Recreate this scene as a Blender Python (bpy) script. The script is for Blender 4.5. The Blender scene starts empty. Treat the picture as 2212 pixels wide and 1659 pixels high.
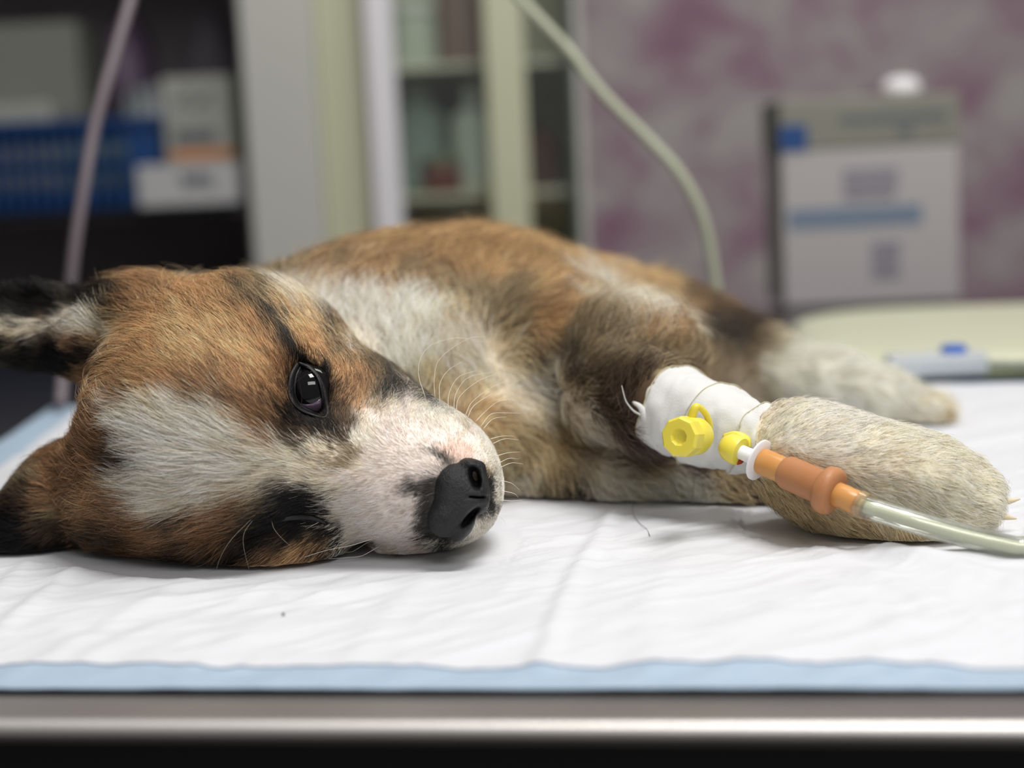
import bpy, bmesh, math, random
import numpy as np
from mathutils import Vector, Matrix, Quaternion

random.seed(7)
rng = np.random.default_rng(7)
C = bpy.context.scene.collection
sc = bpy.context.scene

# ------------------------------------------------------------------ camera
W, H = 2212, 1659
HFOV = math.radians(35.0)
F = (W / 2) / math.tan(HFOV / 2)
T = 0.90                                   # table height
PITCH, ROLL = math.radians(7.8), math.radians(2.7)
camP = np.array([0, 0, T + 0.133])
f0 = np.array([0, math.cos(PITCH), -math.sin(PITCH)])
u0 = np.array([0, math.sin(PITCH), math.cos(PITCH)])
r0 = np.array([1.0, 0, 0])
cu_ = math.cos(ROLL) * u0 + math.sin(ROLL) * r0
cr_ = math.cos(ROLL) * r0 - math.sin(ROLL) * u0
cf_ = f0
cam = bpy.data.cameras.new('camera')
cam.sensor_width = 36; cam.sensor_fit = 'HORIZONTAL'
cam.lens = 18 / math.tan(HFOV / 2)
cam.clip_start = 0.01; cam.clip_end = 30
cam.dof.use_dof = True
cam.dof.focus_distance = 0.540
cam.dof.aperture_fstop = 4.7
cam.dof.aperture_blades = 7
co = bpy.data.objects.new('camera', cam); C.objects.link(co)
M = Matrix(((cr_[0], cu_[0], -cf_[0], camP[0]), (cr_[1], cu_[1], -cf_[1], camP[1]),
            (cr_[2], cu_[2], -cf_[2], camP[2]), (0, 0, 0, 1)))
co.matrix_world = M
sc.camera = co

sc.view_settings.view_transform = 'Standard'
sc.view_settings.look = 'None'
sc.view_settings.gamma = 1
sc.view_settings.use_curve_mapping = False
sc.view_settings.exposure = 0.0
sc.cycles.use_denoising = True
sc.cycles.max_bounces = 8
sc.cycles.transparent_max_bounces = 8
sc.cycles.caustics_reflective = False
sc.cycles.caustics_refractive = False
sc.cycles.sample_clamp_indirect = 3.0
try:
    sc.cycles_curves.shape = 'RIBBONS'; sc.cycles_curves.subdivisions = 2
except Exception:
    pass

# ------------------------------------------------------------------ light
wd = bpy.data.worlds.new('world'); sc.world = wd; wd.use_nodes = True
wd.node_tree.nodes['Background'].inputs[0].default_value = (1.0, 0.985, 0.96, 1)
wd.node_tree.nodes['Background'].inputs[1].default_value = 0.24

def area(name, loc, target, sx, sy, power, col=(1, 1, 1)):
    l = bpy.data.lights.new(name, 'AREA'); l.shape = 'RECTANGLE'; l.size = sx; l.size_y = sy
    l.energy = power; l.color = col
    o = bpy.data.objects.new(name, l); C.objects.link(o)
    o.location = loc
    d = Vector(target) - Vector(loc)
    o.rotation_euler = d.to_track_quat('-Z', 'Y').to_euler()
    return o
area('ceiling_panel_light', (0.26, 0.28, T + 1.15), (0.05, 0.60, T), 0.50, 0.32, 12.0, (1.0, 0.985, 0.95))
area('front_fill_light', (0.45, -0.80, T + 1.25), (0.05, 0.6, T), 0.9, 0.4, 10.0, (1.0, 0.98, 0.95))  # unseen fill lamp, added to lift the white fur of the face
area('rear_fill_light', (0.4, 1.05, T + 1.35), (0.1, 2.1, T - 0.1), 0.9, 0.4, 9.0, (1.0, 0.97, 0.92))  # unseen fill lamp, added to brighten the cabinet and rack behind

# ------------------------------------------------------------------ pixel -> world helpers
def U(px, py, d):
    """world point seen at pixel px,py at distance d along the lens axis"""
    return camP + d * (cf_ + cr_ * (px - W / 2) / F - cu_ * (py - H / 2) / F)

def TP(px, py, z=None):
    """point on the table plane seen at this pixel"""
    z = T if z is None else z
    v = cf_ + cr_ * (px - W / 2) / F - cu_ * (py - H / 2) / F
    return camP + v * ((z - camP[2]) / v[2])

def AY(px, py, y):
    """point on the plane world Y = y seen at this pixel"""
    v = cf_ + cr_ * (px - W / 2) / F - cu_ * (py - H / 2) / F
    return camP + v * ((y - camP[1]) / v[1])

def cam2w(P):
    """camera space (right, down, depth) -> world, arrays"""
    return camP + P[..., 0:1] * cr_ - P[..., 1:2] * cu_ + P[..., 2:3] * cf_

def w2px(Pw):
    D = Pw - camP
    d = D @ cf_
    return (D @ cr_) / d * F + W / 2, -(D @ cu_) / d * F + H / 2, d

def lin(c):
    c = np.asarray(c, float) / 255.0
    return np.where(c <= 0.04045, c / 12.92, ((c + 0.055) / 1.055) ** 2.4)

def L4(r, g, b):
    return tuple(lin((r, g, b))) + (1.0,)

# ------------------------------------------------------------------ value noise
def vnoise(P, seed=0):
    P = np.asarray(P, float)
    i = np.floor(P).astype(np.int64); f = P - i; f = f * f * (3 - 2 * f)
    def h(a, b, c):
        n = (a * 374761393 + b * 668265263 + c * 1274126177 + seed * 362437) & 0xffffffff
        n = ((n ^ (n >> 13)) * 1274126177) & 0xffffffff
        n = n ^ (n >> 16)
        return (n & 0xffff) / 65535.0
    x, y, z = i[..., 0], i[..., 1], i[..., 2]
    fx, fy, fz = f[..., 0], f[..., 1], f[..., 2]
    def lx(yy, zz): return h(x, yy, zz) * (1 - fx) + h(x + 1, yy, zz) * fx
    a = lx(y, z) * (1 - fy) + lx(y + 1, z) * fy
    b = lx(y, z + 1) * (1 - fy) + lx(y + 1, z + 1) * fy
    return a * (1 - fz) + b * fz

# ------------------------------------------------------------------ materials
def mat(name, col, rough=0.5, metal=0.0, spec=0.5, noise=None, bump=None, trans=0.0, ior=1.45,
        sss=0.0, coat=0.0, alpha=1.0, sheen=0.0, sss_scale=0.005):
    m = bpy.data.materials.new(name); m.use_nodes = True
    nt = m.node_tree; b = nt.nodes['Principled BSDF']
    b.inputs['Base Color'].default_value = col
    b.inputs['Roughness'].default_value = rough
    b.inputs['Metallic'].default_value = metal
    b.inputs['Specular IOR Level'].default_value = spec
    b.inputs['Transmission Weight'].default_value = trans
    b.inputs['IOR'].default_value = ior
    b.inputs['Coat Weight'].default_value = coat
    b.inputs['Alpha'].default_value = alpha
    b.inputs['Sheen Weight'].default_value = sheen
    if sss:
        b.inputs['Subsurface Weight'].default_value = sss
        b.inputs['Subsurface Radius'].default_value = (1.0, 0.6, 0.35)
        b.inputs['Subsurface Scale'].default_value = sss_scale
    tc = nt.nodes.new('ShaderNodeTexCoord')
    if noise:                                   # (scale, colour2, contrast)
        n = nt.nodes.new('ShaderNodeTexNoise'); n.inputs['Scale'].default_value = noise[0]
        n.inputs['Detail'].default_value = 4
        r = nt.nodes.new('ShaderNodeValToRGB')
        r.color_ramp.elements[0].position = 0.5 - noise[2]; r.color_ramp.elements[1].position = 0.5 + noise[2]
        r.color_ramp.elements[0].color = col; r.color_ramp.elements[1].color = noise[1]
        nt.links.new(tc.outputs['Object'], n.inputs['Vector'])
        nt.links.new(n.outputs['Fac'], r.inputs[0]); nt.links.new(r.outputs[0], b.inputs['Base Color'])
    if bump:                                    # (scale, strength, distance)
        n = nt.nodes.new('ShaderNodeTexNoise'); n.inputs['Scale'].default_value = bump[0]
        n.inputs['Detail'].default_value = 5
        bp = nt.nodes.new('ShaderNodeBump'); bp.inputs['Strength'].default_value = bump[1]
        bp.inputs['Distance'].default_value = bump[2]
        nt.links.new(tc.outputs['Object'], n.inputs['Vector'])
        nt.links.new(n.outputs['Fac'], bp.inputs['Height']); nt.links.new(bp.outputs[0], b.inputs['Normal'])
    return m

# ------------------------------------------------------------------ object helpers
def link(o, parent=None):
    C.objects.link(o)
    if parent is not None:
        o.parent = parent
        w = Vector(parent.location); q = parent.parent; m_ = parent.matrix_parent_inverse.translation.copy()
        w = w + m_
        if q is not None: w = w + Vector(q.location) + q.matrix_parent_inverse.translation
        o.matrix_parent_inverse = Matrix.Translation(-w)
    return o

def tag(o, label=None, cat=None, group=None, kind=None):
    if label: o['label'] = label
    if cat: o['category'] = cat
    if group: o['group'] = group
    if kind: o['kind'] = kind
    return o

def empty(name, loc, label, cat, group=None):
    o = bpy.data.objects.new(name, None); o.empty_display_size = 0.02
    o.location = tuple(loc); C.objects.link(o)
    return tag(o, label, cat, group)

def mesh_np(name, V, Fc, m, parent=None, smooth=True):
    me = bpy.data.meshes.new(name)
    V = np.asarray(V, np.float32)
    if isinstance(Fc, np.ndarray):
        nf, k = Fc.shape
        me.vertices.add(len(V)); me.vertices.foreach_set('co', V.ravel())
        me.loops.add(nf * k); me.loops.foreach_set('vertex_index', Fc.astype(np.int32).ravel())
        me.polygons.add(nf)
        me.polygons.foreach_set('loop_start', np.arange(0, nf * k, k, dtype=np.int32))
        me.update(calc_edges=True); me.validate()
    else:
        me.from_pydata(V.tolist(), [], Fc); me.update()
    if smooth: me.polygons.foreach_set('use_smooth', np.ones(len(me.polygons), bool))
    if m: me.materials.append(m)
    return link(bpy.data.objects.new(name, me), parent)

def box(name, c, s, m, parent=None, rot=0.0, bevel=0.0, seg=2):
    """axis aligned box centre c size s, turned about Z by rot, bevelled"""
    bm = bmesh.new(); bmesh.ops.create_cube(bm, size=1)
    bmesh.ops.scale(bm, vec=s, verts=bm.verts)
    if bevel: bmesh.ops.bevel(bm, geom=bm.edges[:], offset=bevel, segments=seg, affect='EDGES', profile=0.6)
    bmesh.ops.rotate(bm, cent=(0, 0, 0), matrix=Matrix.Rotation(rot, 3, 'Z'), verts=bm.verts)
    bmesh.ops.translate(bm, vec=tuple(c), verts=bm.verts)
    me = bpy.data.meshes.new(name); bm.to_mesh(me); bm.free()
    me.materials.append(m)
    return link(bpy.data.objects.new(name, me), parent)

def pbox(name, x0, y0, x1, y1, Y, depth, m, parent=None, bevel=0.002):
    """upright box whose front face (at world Y) spans about these pixels"""
    a = AY(x0, (y0 + y1) / 2, Y); b = AY(x1, (y0 + y1) / 2, Y)
    t = AY((x0 + x1) / 2, y0, Y); u = AY((x0 + x1) / 2, y1, Y)
    return box(name, ((a[0] + b[0]) / 2, Y + depth / 2, (t[2] + u[2]) / 2),
               (b[0] - a[0], depth, t[2] - u[2]), m, parent, 0, min(bevel, depth / 3))

def frames(P):
    P = np.asarray(P, float); n = len(P)
    Tn = np.gradient(P, axis=0); Tn /= np.linalg.norm(Tn, axis=1)[:, None]
    N = np.zeros_like(P)
    a = np.array([0, 0, 1.0]) if abs(Tn[0][2]) < 0.9 else np.array([1.0, 0, 0])
    N[0] = a - Tn[0] * (a @ Tn[0]); N[0] /= np.linalg.norm(N[0])
    for i in range(1, n):
        v = N[i - 1] - Tn[i] * (N[i - 1] @ Tn[i]); N[i] = v / np.linalg.norm(v)
    return Tn, N, np.cross(Tn, N)

def tube(P, R, seg=16, caps=True):
    P = np.asarray(P, float); n = len(P); R = np.broadcast_to(np.asarray(R, float), (n,))
    Tn, N, B = frames(P)
    a = np.linspace(0, 2 * math.pi, seg, endpoint=False)
    V = P[:, None] + R[:, None, None] * (np.cos(a)[None, :, None] * N[:, None] + np.sin(a)[None, :, None] * B[:, None])
    V = V.reshape(-1, 3); Fc = []
    for i in range(n - 1):
        for j in range(seg):
            k = (j + 1) % seg
            Fc.append((i * seg + j, i * seg + k, (i + 1) * seg + k, (i + 1) * seg + j))
    if caps:
        V = np.vstack([V, P[:1], P[-1:]]); c0 = n * seg
        for j in range(seg):
            k = (j + 1) % seg
            Fc.append((c0, k, j)); Fc.append((c0 + 1, (n - 1) * seg + j, (n - 1) * seg + k))
    return V, Fc

def smooth_path(pts, n=60):
    """Catmull-Rom through pts"""
    P = np.array(pts, float); P = np.vstack([2 * P[0] - P[1], P, 2 * P[-1] - P[-2]])
    out = []; m = len(P) - 3
    for t in np.linspace(0, m - 1e-6, n):
        i = int(t); s = t - i; a, b, c, d = P[i:i + 4]
        out.append(0.5 * ((2 * b) + (-a + c) * s + (2 * a - 5 * b + 4 * c - d) * s * s + (-a + 3 * b - 3 * c + d) * s ** 3))
    return np.array(out)

def lathe(A, B, prof, m, name, parent, seg=32, sides=None):
    """prof = [(s, r)] along the axis A->B in metres from A; closed at both ends when r is 0"""
    A = np.array(A, float); B = np.array(B, float); d = (B - A) / np.linalg.norm(B - A)
    P = np.array([A + d * s for s, r in prof]); R = [max(r, 1e-5) for s, r in prof]
    a = np.array([0, 0, 1.0]) if abs(d[2]) < 0.9 else np.array([1.0, 0, 0])
    N = a - d * (a @ d); N /= np.linalg.norm(N); Bn = np.cross(d, N)
    seg = sides or seg
    an = np.linspace(0, 2 * math.pi, seg, endpoint=False)
    V = (P[:, None] + np.array(R)[:, None, None] * (np.cos(an)[None, :, None] * N + np.sin(an)[None, :, None] * Bn)).reshape(-1, 3)
    n = len(P)
    Fc = [(i * seg + j, i * seg + (j + 1) % seg, (i + 1) * seg + (j + 1) % seg, (i + 1) * seg + j) for i in range(n - 1) for j in range(seg)]
    Fc.append(tuple(range(seg - 1, -1, -1))); Fc.append(tuple((n - 1) * seg + j for j in range(seg)))
    o = mesh_np(name, V, Fc, m, parent, smooth=sides is None)
    if sides is None:
        o.data.set_sharp_from_angle(angle=math.radians(40))
    return o
# ------------------------------------------------------------------ table frame
E0 = TP(1106, 1497); e1 = TP(2212, 1497) - TP(0, 1497); e1 /= np.linalg.norm(e1)
e2 = np.array([-e1[1], e1[0], 0.0])        # away from the camera
def ST(s, t, z=0.0):
    return E0 + e1 * s + e2 * t + np.array([0, 0, z])
YAW = math.atan2(e1[1], e1[0])

# ------------------------------------------------------------------ room
m_floor = mat('dark floor vinyl', L4(52, 48, 47), 0.5, noise=(6, L4(60, 56, 54), 0.2))
o = box('floor', (0, 1.0, -0.05), (6, 6, 0.1), m_floor); tag(o, kind='structure')
m_wp = bpy.data.materials.new('mauve mottled wallpaper'); m_wp.use_nodes = True
nt = m_wp.node_tree; b = nt.nodes['Principled BSDF']; b.inputs['Roughness'].default_value = 0.7
tc = nt.nodes.new('ShaderNodeTexCoord'); mp = nt.nodes.new('ShaderNodeMapping'); mp.inputs['Scale'].default_value = (1, 1, 1.25)
mp.inputs['Rotation'].default_value = (0, 0.5, 0)
n1 = nt.nodes.new('ShaderNodeTexNoise'); n1.inputs['Scale'].default_value = 10.5; n1.inputs['Detail'].default_value = 3.0
n1.inputs['Distortion'].default_value = 0.5
rp = nt.nodes.new('ShaderNodeValToRGB')
rp.color_ramp.elements[0].position = 0.34; rp.color_ramp.elements[0].color = L4(170, 166, 166)
rp.color_ramp.elements[1].position = 0.66; rp.color_ramp.elements[1].color = L4(138, 104, 124)
e = rp.color_ramp.elements.new(0.5); e.color = L4(156, 140, 148)
nt.links.new(tc.outputs['Object'], mp.inputs[0]); nt.links.new(mp.outputs[0], n1.inputs['Vector'])
nt.links.new(n1.outputs['Fac'], rp.inputs[0]); nt.links.new(rp.outputs[0], b.inputs['Base Color'])
o = box('wall_back', (0, 2.45, 1.3), (6, 0.1, 2.8), m_wp); tag(o, kind='structure')
m_plain = mat('plain grey plaster', L4(120, 120, 118), 0.8, noise=(3, L4(112, 112, 112), 0.3))
m_plain2 = mat('dark grey plaster', L4(60, 58, 60), 0.8, noise=(3, L4(52, 52, 54), 0.3))
o = box('wall_left', (-2.95, 1.0, 1.3), (0.1, 6, 2.8), m_plain2); tag(o, kind='structure')

# ------------------------------------------------------------------ steel table
m_steel = bpy.data.materials.new('brushed stainless steel'); m_steel.use_nodes = True
nt = m_steel.node_tree; b = nt.nodes['Principled BSDF']
b.inputs['Metallic'].default_value = 1.0; b.inputs['Base Color'].default_value = L4(206, 202, 200); b.inputs['Roughness'].default_value = 0.48
b.inputs['Anisotropic'].default_value = 0.5
tc = nt.nodes.new('ShaderNodeTexCoord'); mp = nt.nodes.new('ShaderNodeMapping'); mp.inputs['Scale'].default_value = (4, 400, 400)
n1 = nt.nodes.new('ShaderNodeTexNoise'); n1.inputs['Scale'].default_value = 3
bp = nt.nodes.new('ShaderNodeBump'); bp.inputs['Strength'].default_value = 0.05; bp.inputs['Distance'].default_value = 0.0005
nt.links.new(tc.outputs['Object'], mp.inputs[0]); nt.links.new(mp.outputs[0], n1.inputs['Vector'])
nt.links.new(n1.outputs['Fac'], bp.inputs['Height']); nt.links.new(bp.outputs[0], b.inputs['Normal'])
b.inputs['Roughness'].default_value = 0.26
m_rim = m_steel.copy(); m_rim.name = 'satin steel rim'; m_rim.node_tree.nodes['Principled BSDF'].inputs['Roughness'].default_value = 0.46
b.inputs['Base Color'].default_value = L4(150, 144, 144)  # same steel as the rim, top darkened to put dim reflections into its colour
m_leg = mat('dull steel leg', L4(90, 90, 92), 0.4, metal=0.9, noise=(20, L4(80, 80, 82), 0.3))
tab = empty('examination_table', (E0[0] + e2[0] * 0.5, E0[1] + e2[1] * 0.5, 0.0),
            'stainless steel examination table with a rolled front edge under the white pad', 'table')
FT, RAD = -0.016, 0.0032                   # top ends here, then the rolled edge
prof = [(1.02, 0.0), (0.6, 0.0), (0.2, 0.0), (0.02, 0), (FT + 0.001, 0.0)]
for a in np.linspace(0, math.pi * 0.97, 22): prof.append((FT - RAD * math.sin(a), -RAD + RAD * math.cos(a)))
prof += [(FT + 0.012, -2 * RAD - 0.0005), (0.2, -2 * RAD - 0.0005), (1.02, -2 * RAD - 0.0005)]
V = []; ss = np.linspace(-0.75, 0.75, 9)
for s in ss:
    for (t, z) in prof: V.append(ST(s, t, z - 0.0012))
n = len(prof); Fc = []
for i in range(len(ss) - 1):
    for j in range(n):
        k = (j + 1) % n
        Fc.append((i * n + j, i * n + k, (i + 1) * n + k, (i + 1) * n + j))
Fc.append(tuple(range(n))); Fc.append(tuple((len(ss) - 1) * n + j for j in range(n - 1, -1, -1)))
o = mesh_np('table_top', V, Fc, m_steel, tab); o.data.materials.append(m_rim)
for pl_ in o.data.polygons:
    if len(pl_.vertices) == 4 and (np.array(pl_.center) - E0) @ e2 < 0.012: pl_.material_index = 1
o; o.data.set_sharp_from_angle(angle=math.radians(40))
for s, t in ((-0.62, 0.08), (0.62, 0.08), (-0.62, 0.92), (0.62, 0.92)):
    p = ST(s, t)
    box('leg', (p[0], p[1], (T - 0.019) / 2), (0.04, 0.04, T - 0.02), m_leg, tab, YAW, 0.004)
p = ST(0, 0.5)
box('lower_shelf', (p[0], p[1], 0.25), (1.24, 0.84, 0.02), m_leg, tab, YAW, 0.004)

p = ST(0, 0.003)
box('shade_strip', (p[0], p[1], T - 0.0085 - 0.04), (1.46, 0.012, 0.08), mat('black apron', L4(26, 24, 26), 0.5), tab, YAW, 0.001)  # black strip added to stand for the shade below the table edge

# ------------------------------------------------------------------ absorbent pad
def st_of(px, py):
    p = TP(px, py) - E0; return p @ e1, p @ e2
def crease_lines():
    L = []
    for pts, h, w in [
        ([(1335, 1108), (1290, 1190), (1235, 1290), (1190, 1400), (1165, 1449)], 0.0011, 0.0035),
        ([(1300, 1120), (1240, 1220), (1195, 1330), (1160, 1420)], -0.0002, 0.003),
        ([(190, 1235), (110, 1310), (0, 1400)], 0.0012, 0.004),
        ([(60, 1240), (20, 1290), (-60, 1380)], 0.0010, 0.004),
        ([(420, 1270), (300, 1350), (120, 1440)], 0.0006, 0.004),
        ([(820, 1240), (640, 1340), (420, 1450)], 0.0005, 0.005),
        ([(1500, 1110), (1700, 1180), (1900, 1280), (2212, 1400)], 0.0011, 0.006),
        ([(1560, 1095), (1760, 1150), (1900, 1215), (2212, 1290)], 0.0018, 0.007),
        ([(1130, 1120), (1000, 1200), (860, 1330), (760, 1445)], 0.0005, 0.005),
        ([(2212, 1215), (2000, 1240), (1800, 1200)], 0.0012, 0.006),
        ([(1480, 1200), (1420, 1320), (1400, 1450)], 0.0005, 0.006),
        ([(640, 1250), (560, 1300), (380, 1370), (200, 1440)], 0.0006, 0.004),
        ([(1200, 1100), (1300, 1095), (1420, 1105), (1600, 1090)], 0.0018, 0.006),
        ([(1780, 1290), (1900, 1350), (2050, 1440)], 0.0006, 0.005),
        ([(1750, 1110), (1860, 1170), (1930, 1200), (2060, 1205), (2212, 1180)], 0.0022, 0.010)]:
        q = smooth_path([TP(*p) for p in pts], 24) - E0
        L.append((np.stack([q @ e1, q @ e2], 1), h, w))
    return L
CREASES = crease_lines()
def pad_height(s, t):
    P = np.stack([s, t, np.zeros_like(s)], -1)
    z = 0.0014 * (vnoise(P * [14, 14, 1], 3) - 0.5) * 2
    # crinkle: ridged noise drawn out along a diagonal
    q = np.stack([s * 0.8 + t * 0.6, -s * 0.6 + t * 0.8, np.zeros_like(s)], -1)
    for fr, am, sd in ((60, 0.0007, 5), (110, 0.00045, 6), (210, 0.00025, 8)):
        w = (vnoise(P * 40, sd + 20) - 0.5) * 0.6
        z += am * (1 - np.abs(vnoise(q * [fr * 0.35, fr, 1] + w[..., None], sd) - 0.5) * 4)
    for L, h, w in CREASES:
        d = np.full(s.shape, 1e9)
        for a, b in zip(L[:-1], L[1:]):
            ab = b - a; L2 = ab @ ab
            u = np.clip(((s - a[0]) * ab[0] + (t - a[1]) * ab[1]) / L2, 0, 1)
            d = np.minimum(d, np.hypot(s - a[0] - u * ab[0], t - a[1] - u * ab[1]))
        z += 1.35 * h * np.exp(-(d / w) ** 2)
    return z
bs = [st_of(0, 945)[0], 0]
(SLa, TLa), (SLb, TLb) = st_of(0, 962), st_of(142, 868)
PL = SLb; PR = 0.42; PB = st_of(2000, 838)[1]
PF = st_of(1106, 1492)[1]; WF = st_of(1106, 1452)[1]
m_blue = mat('pale blue pad backing', L4(168, 186, 204), 0.6, noise=(120, L4(158, 178, 198), 0.25), bump=(900, 0.15, 0.0005))
m_white = mat('white nonwoven pad', L4(212, 213, 218), 0.8, spec=0.2, bump=(700, 0.35, 0.0006), sheen=0.1)
pad = empty('absorbent_pad', ST(0, 0.25), 'white disposable absorbent pad with pale blue border under the puppy', 'pad')
def sheet(name, s0, s1, t0, t1, n, k, zoff, m, jag=0.0, th=0.0006):
    s = np.ones((n, 1)) * np.ones((1, k)); tt = np.linspace(0, 1, k)
    tt = tt ** 1.5                                       # finer near the camera
    t = t0 + (t1 - t0) * tt[None, :] * np.ones((n, 1))
    sl = SLa + (t - TLa) * (SLb - SLa) / (TLb - TLa) + (s0 - PL)
    s = sl + (s1 - sl) * np.linspace(0, 1, n)[:, None]
    if jag:
        j = jag * ((vnoise(np.stack([s * 35, s * 0, s * 0], -1), 91) - 0.5) * 2.0 + (vnoise(np.stack([s * 220, s * 0, s * 0], -1), 92) - 0.5) * 0.8)
        t = t + j * np.clip(1 - tt[None, :] * 10, 0, 1)
        j2 = jag * (vnoise(np.stack([t * 35, s * 0, s * 0], -1), 93) - 0.5) * 2.0
        s = s + j2
    fade = np.clip(np.minimum.reduce([(t - PF) / 0.012, (PB - t) / 0.02, (s - sl + 0.004) / 0.02, (PR - s) / 0.02]), 0.15, 1)
    z = np.maximum(0.0007 + 0.0015 * np.clip((t - PF) / 0.05, 0, 1) + pad_height(s, t) * fade, 0.0003) + zoff * np.clip(0.35 + (t - PF) / 0.06, 0, 1)
    fi = np.clip(((s + 0.5) / 0.003).astype(int), 0, 399); fj = np.clip((t / 0.003).astype(int), 0, 249)
    fm = FOOT[fi, fj]; fz = 0.0007 + 0.0015 * np.clip((t - PF) / 0.05, 0, 1)
    z = z * (1 - fm) + fm * (np.minimum(fz, PADZ - 0.0021) + zoff)
    V = E0 + s[..., None] * e1 + t[..., None] * e2 + z[..., None] * np.array([0, 0, 1.0])
    V = V.reshape(-1, 3)
    i = np.arange(n * k).reshape(n, k)
    Fq = np.stack([i[:-1, :-1], i[1:, :-1], i[1:, 1:], i[:-1, 1:]], -1).reshape(-1, 4)
    nb = len(V); V2 = V.copy(); V2[:, 2] -= th
    edge = list(i[:, 0]) + list(i[-1, 1:]) + list(i[-2::-1, -1]) + list(i[0, -2:0:-1])
    sk = np.array([(a, a + nb, b + nb, b) for a, b in zip(edge, edge[1:] + edge[:1])])
    return mesh_np(name, np.vstack([V, V2]), np.vstack([Fq, Fq[:, ::-1] + nb, sk]), m, pad)
m_crumb = mat('dark crumb', L4(60, 55, 50), 0.8, bump=(3000, 0.5, 0.0002))
p = TP(614, 1358)
bm = bmesh.new(); bmesh.ops.create_icosphere(bm, subdivisions=2, radius=0.00042)
for v in bm.verts: v.co *= 1 + 0.3 * random.random(); 
me = bpy.data.meshes.new('crumb'); bm.to_mesh(me); bm.free(); me.materials.append(m_crumb)
o = link(bpy.data.objects.new('crumb', me)); o.location = (p[0], p[1], T + 0.0044)
tag(o, 'tiny dark crumb lying on the white pad below the puppy head', 'crumb')
# ------------------------------------------------------------------ puppy: one continuous body from a distance field
# every mass: group, pixel x, pixel y, distance, semi axes (px, px, metres), turn in degrees, blend
HEAD, BODY, PAW, HIND, MUZ, EAR, LOW = range(7)
HS = 0.0018
lo = np.array([-0.215, -0.075, 0.480]); hi = np.array([0.262, 0.082, 0.935])
nn = np.ceil((hi - lo) / HS).astype(int)
gx = (lo[0] + HS * np.arange(nn[0])).astype(np.float32)
gy = (lo[1] + HS * np.arange(nn[1])).astype(np.float32)
gz = (lo[2] + HS * np.arange(nn[2])).astype(np.float32)
FD = np.full(tuple(nn), 0.03, np.float32)
GR = np.full(tuple(nn), 1, np.int8); GD = np.full(tuple(nn), 1e3, np.float32)

def pc(px, py, d): return np.array([(px - W / 2) / F * d, (py - H / 2) / F * d, d])

def region(c, rad):
    i0 = np.maximum(0, ((c - rad - lo) / HS).astype(int)); i1 = np.minimum(nn, ((c + rad - lo) / HS).astype(int) + 2)
    if (i1 <= i0).any(): return None
    sl = tuple(slice(a, b) for a, b in zip(i0, i1))
    X = gx[sl[0]][:, None, None]; Y = gy[sl[1]][None, :, None]; Z = gz[sl[2]][None, None, :]
    return sl, X, Y, Z

def put(sl, d, k, g, sub=False):
    f = FD[sl]
    if sub:
        h = np.clip(0.5 - 0.5 * (f + d) / k, 0, 1)
        FD[sl] = f * (1 - h) + (-d) * h + k * h * (1 - h); return
    h = np.clip(0.5 + 0.5 * (f - d) / k, 0, 1)
    FD[sl] = f * (1 - h) + d * h - k * h * (1 - h)
    if g >= 0:
        gd = GD[sl]; w = d < gd
        gd[w] = d[w]; GR[sl][w] = g

def ell(g, px, py, d, a, b, c, ang=0, k=0.012, sub=False, yaw=0, inset=0.0):
    a = a / F * d - inset; b = b / F * d - inset; c = c - inset
    o = pc(px, py, d); R = max(a, b, c) + k + 0.012
    r = region(o, np.array([R, R, R]))
    if r is None: return
    sl, X, Y, Z = r; X = X - o[0]; Y = Y - o[1]; Z = Z - o[2]
    t = math.radians(ang); ca, sa = math.cos(t), math.sin(t)
    x = X * ca - Y * sa; y = X * sa + Y * ca                # positive turn = counter-clockwise in the picture
    if yaw:
        w = math.radians(yaw); x, Z = x * math.cos(w) - Z * math.sin(w), x * math.sin(w) + Z * math.cos(w)
    k0 = np.sqrt((x / a) ** 2 + (y / b) ** 2 + (Z / c) ** 2)
    k1 = np.sqrt((x / a ** 2) ** 2 + (y / b ** 2) ** 2 + (Z / c ** 2) ** 2) + 1e-6
    put(sl, (k0 * (k0 - 1) / k1).astype(np.float32), k, g, sub)

def cap(g, p, q, k=0.012, sub=False):
    A = pc(*p[:3]); B = pc(*q[:3]); ra = p[3] / F * p[2]; rb = q[3] / F * q[2]
    c = (A + B) / 2; R = np.abs(A - B) / 2 + max(ra, rb) + k + 0.008
    r = region(c, R)
    if r is None: return
    sl, X, Y, Z = r; ab = B - A; L2 = ab @ ab
    t = np.clip(((X - A[0]) * ab[0] + (Y - A[1]) * ab[1] + (Z - A[2]) * ab[2]) / L2, 0, 1)
    d = np.sqrt((X - A[0] - t * ab[0]) ** 2 + (Y - A[1] - t * ab[1]) ** 2 + (Z - A[2] - t * ab[2]) ** 2) - (ra + (rb - ra) * t)
    put(sl, d.astype(np.float32), k, g, sub)

def chain(g, pts, k=0.012):
    for p, q in zip(pts[:-1], pts[1:]): cap(g, p, q, k)

# trunk
ell(BODY, 1010, 750, 0.730, 320, 240, 0.075, 0, 0.02)
ell(BODY, 820, 765, 0.690, 230, 205, 0.062, 0, 0.02)
ell(BODY, 1270, 790, 0.775, 270, 215, 0.062, -16, 0.02)
ell(BODY, 1450, 800, 0.815, 210, 165, 0.055, -18, 0.02)
cap(BODY, (440, 800, 0.640, 170), (800, 790, 0.700, 215), 0.02)           # neck
ell(BODY, 860, 830, 0.655, 210, 190, 0.045, 0, 0.02)                      # chest
ell(BODY, 1000, 930, 0.655, 190, 120, 0.040, 0, 0.015)
cap(BODY, (1420, 655, 0.83, 50), (1630, 735, 0.825, 32), 0.010)           # tail lying over the thigh
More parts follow.
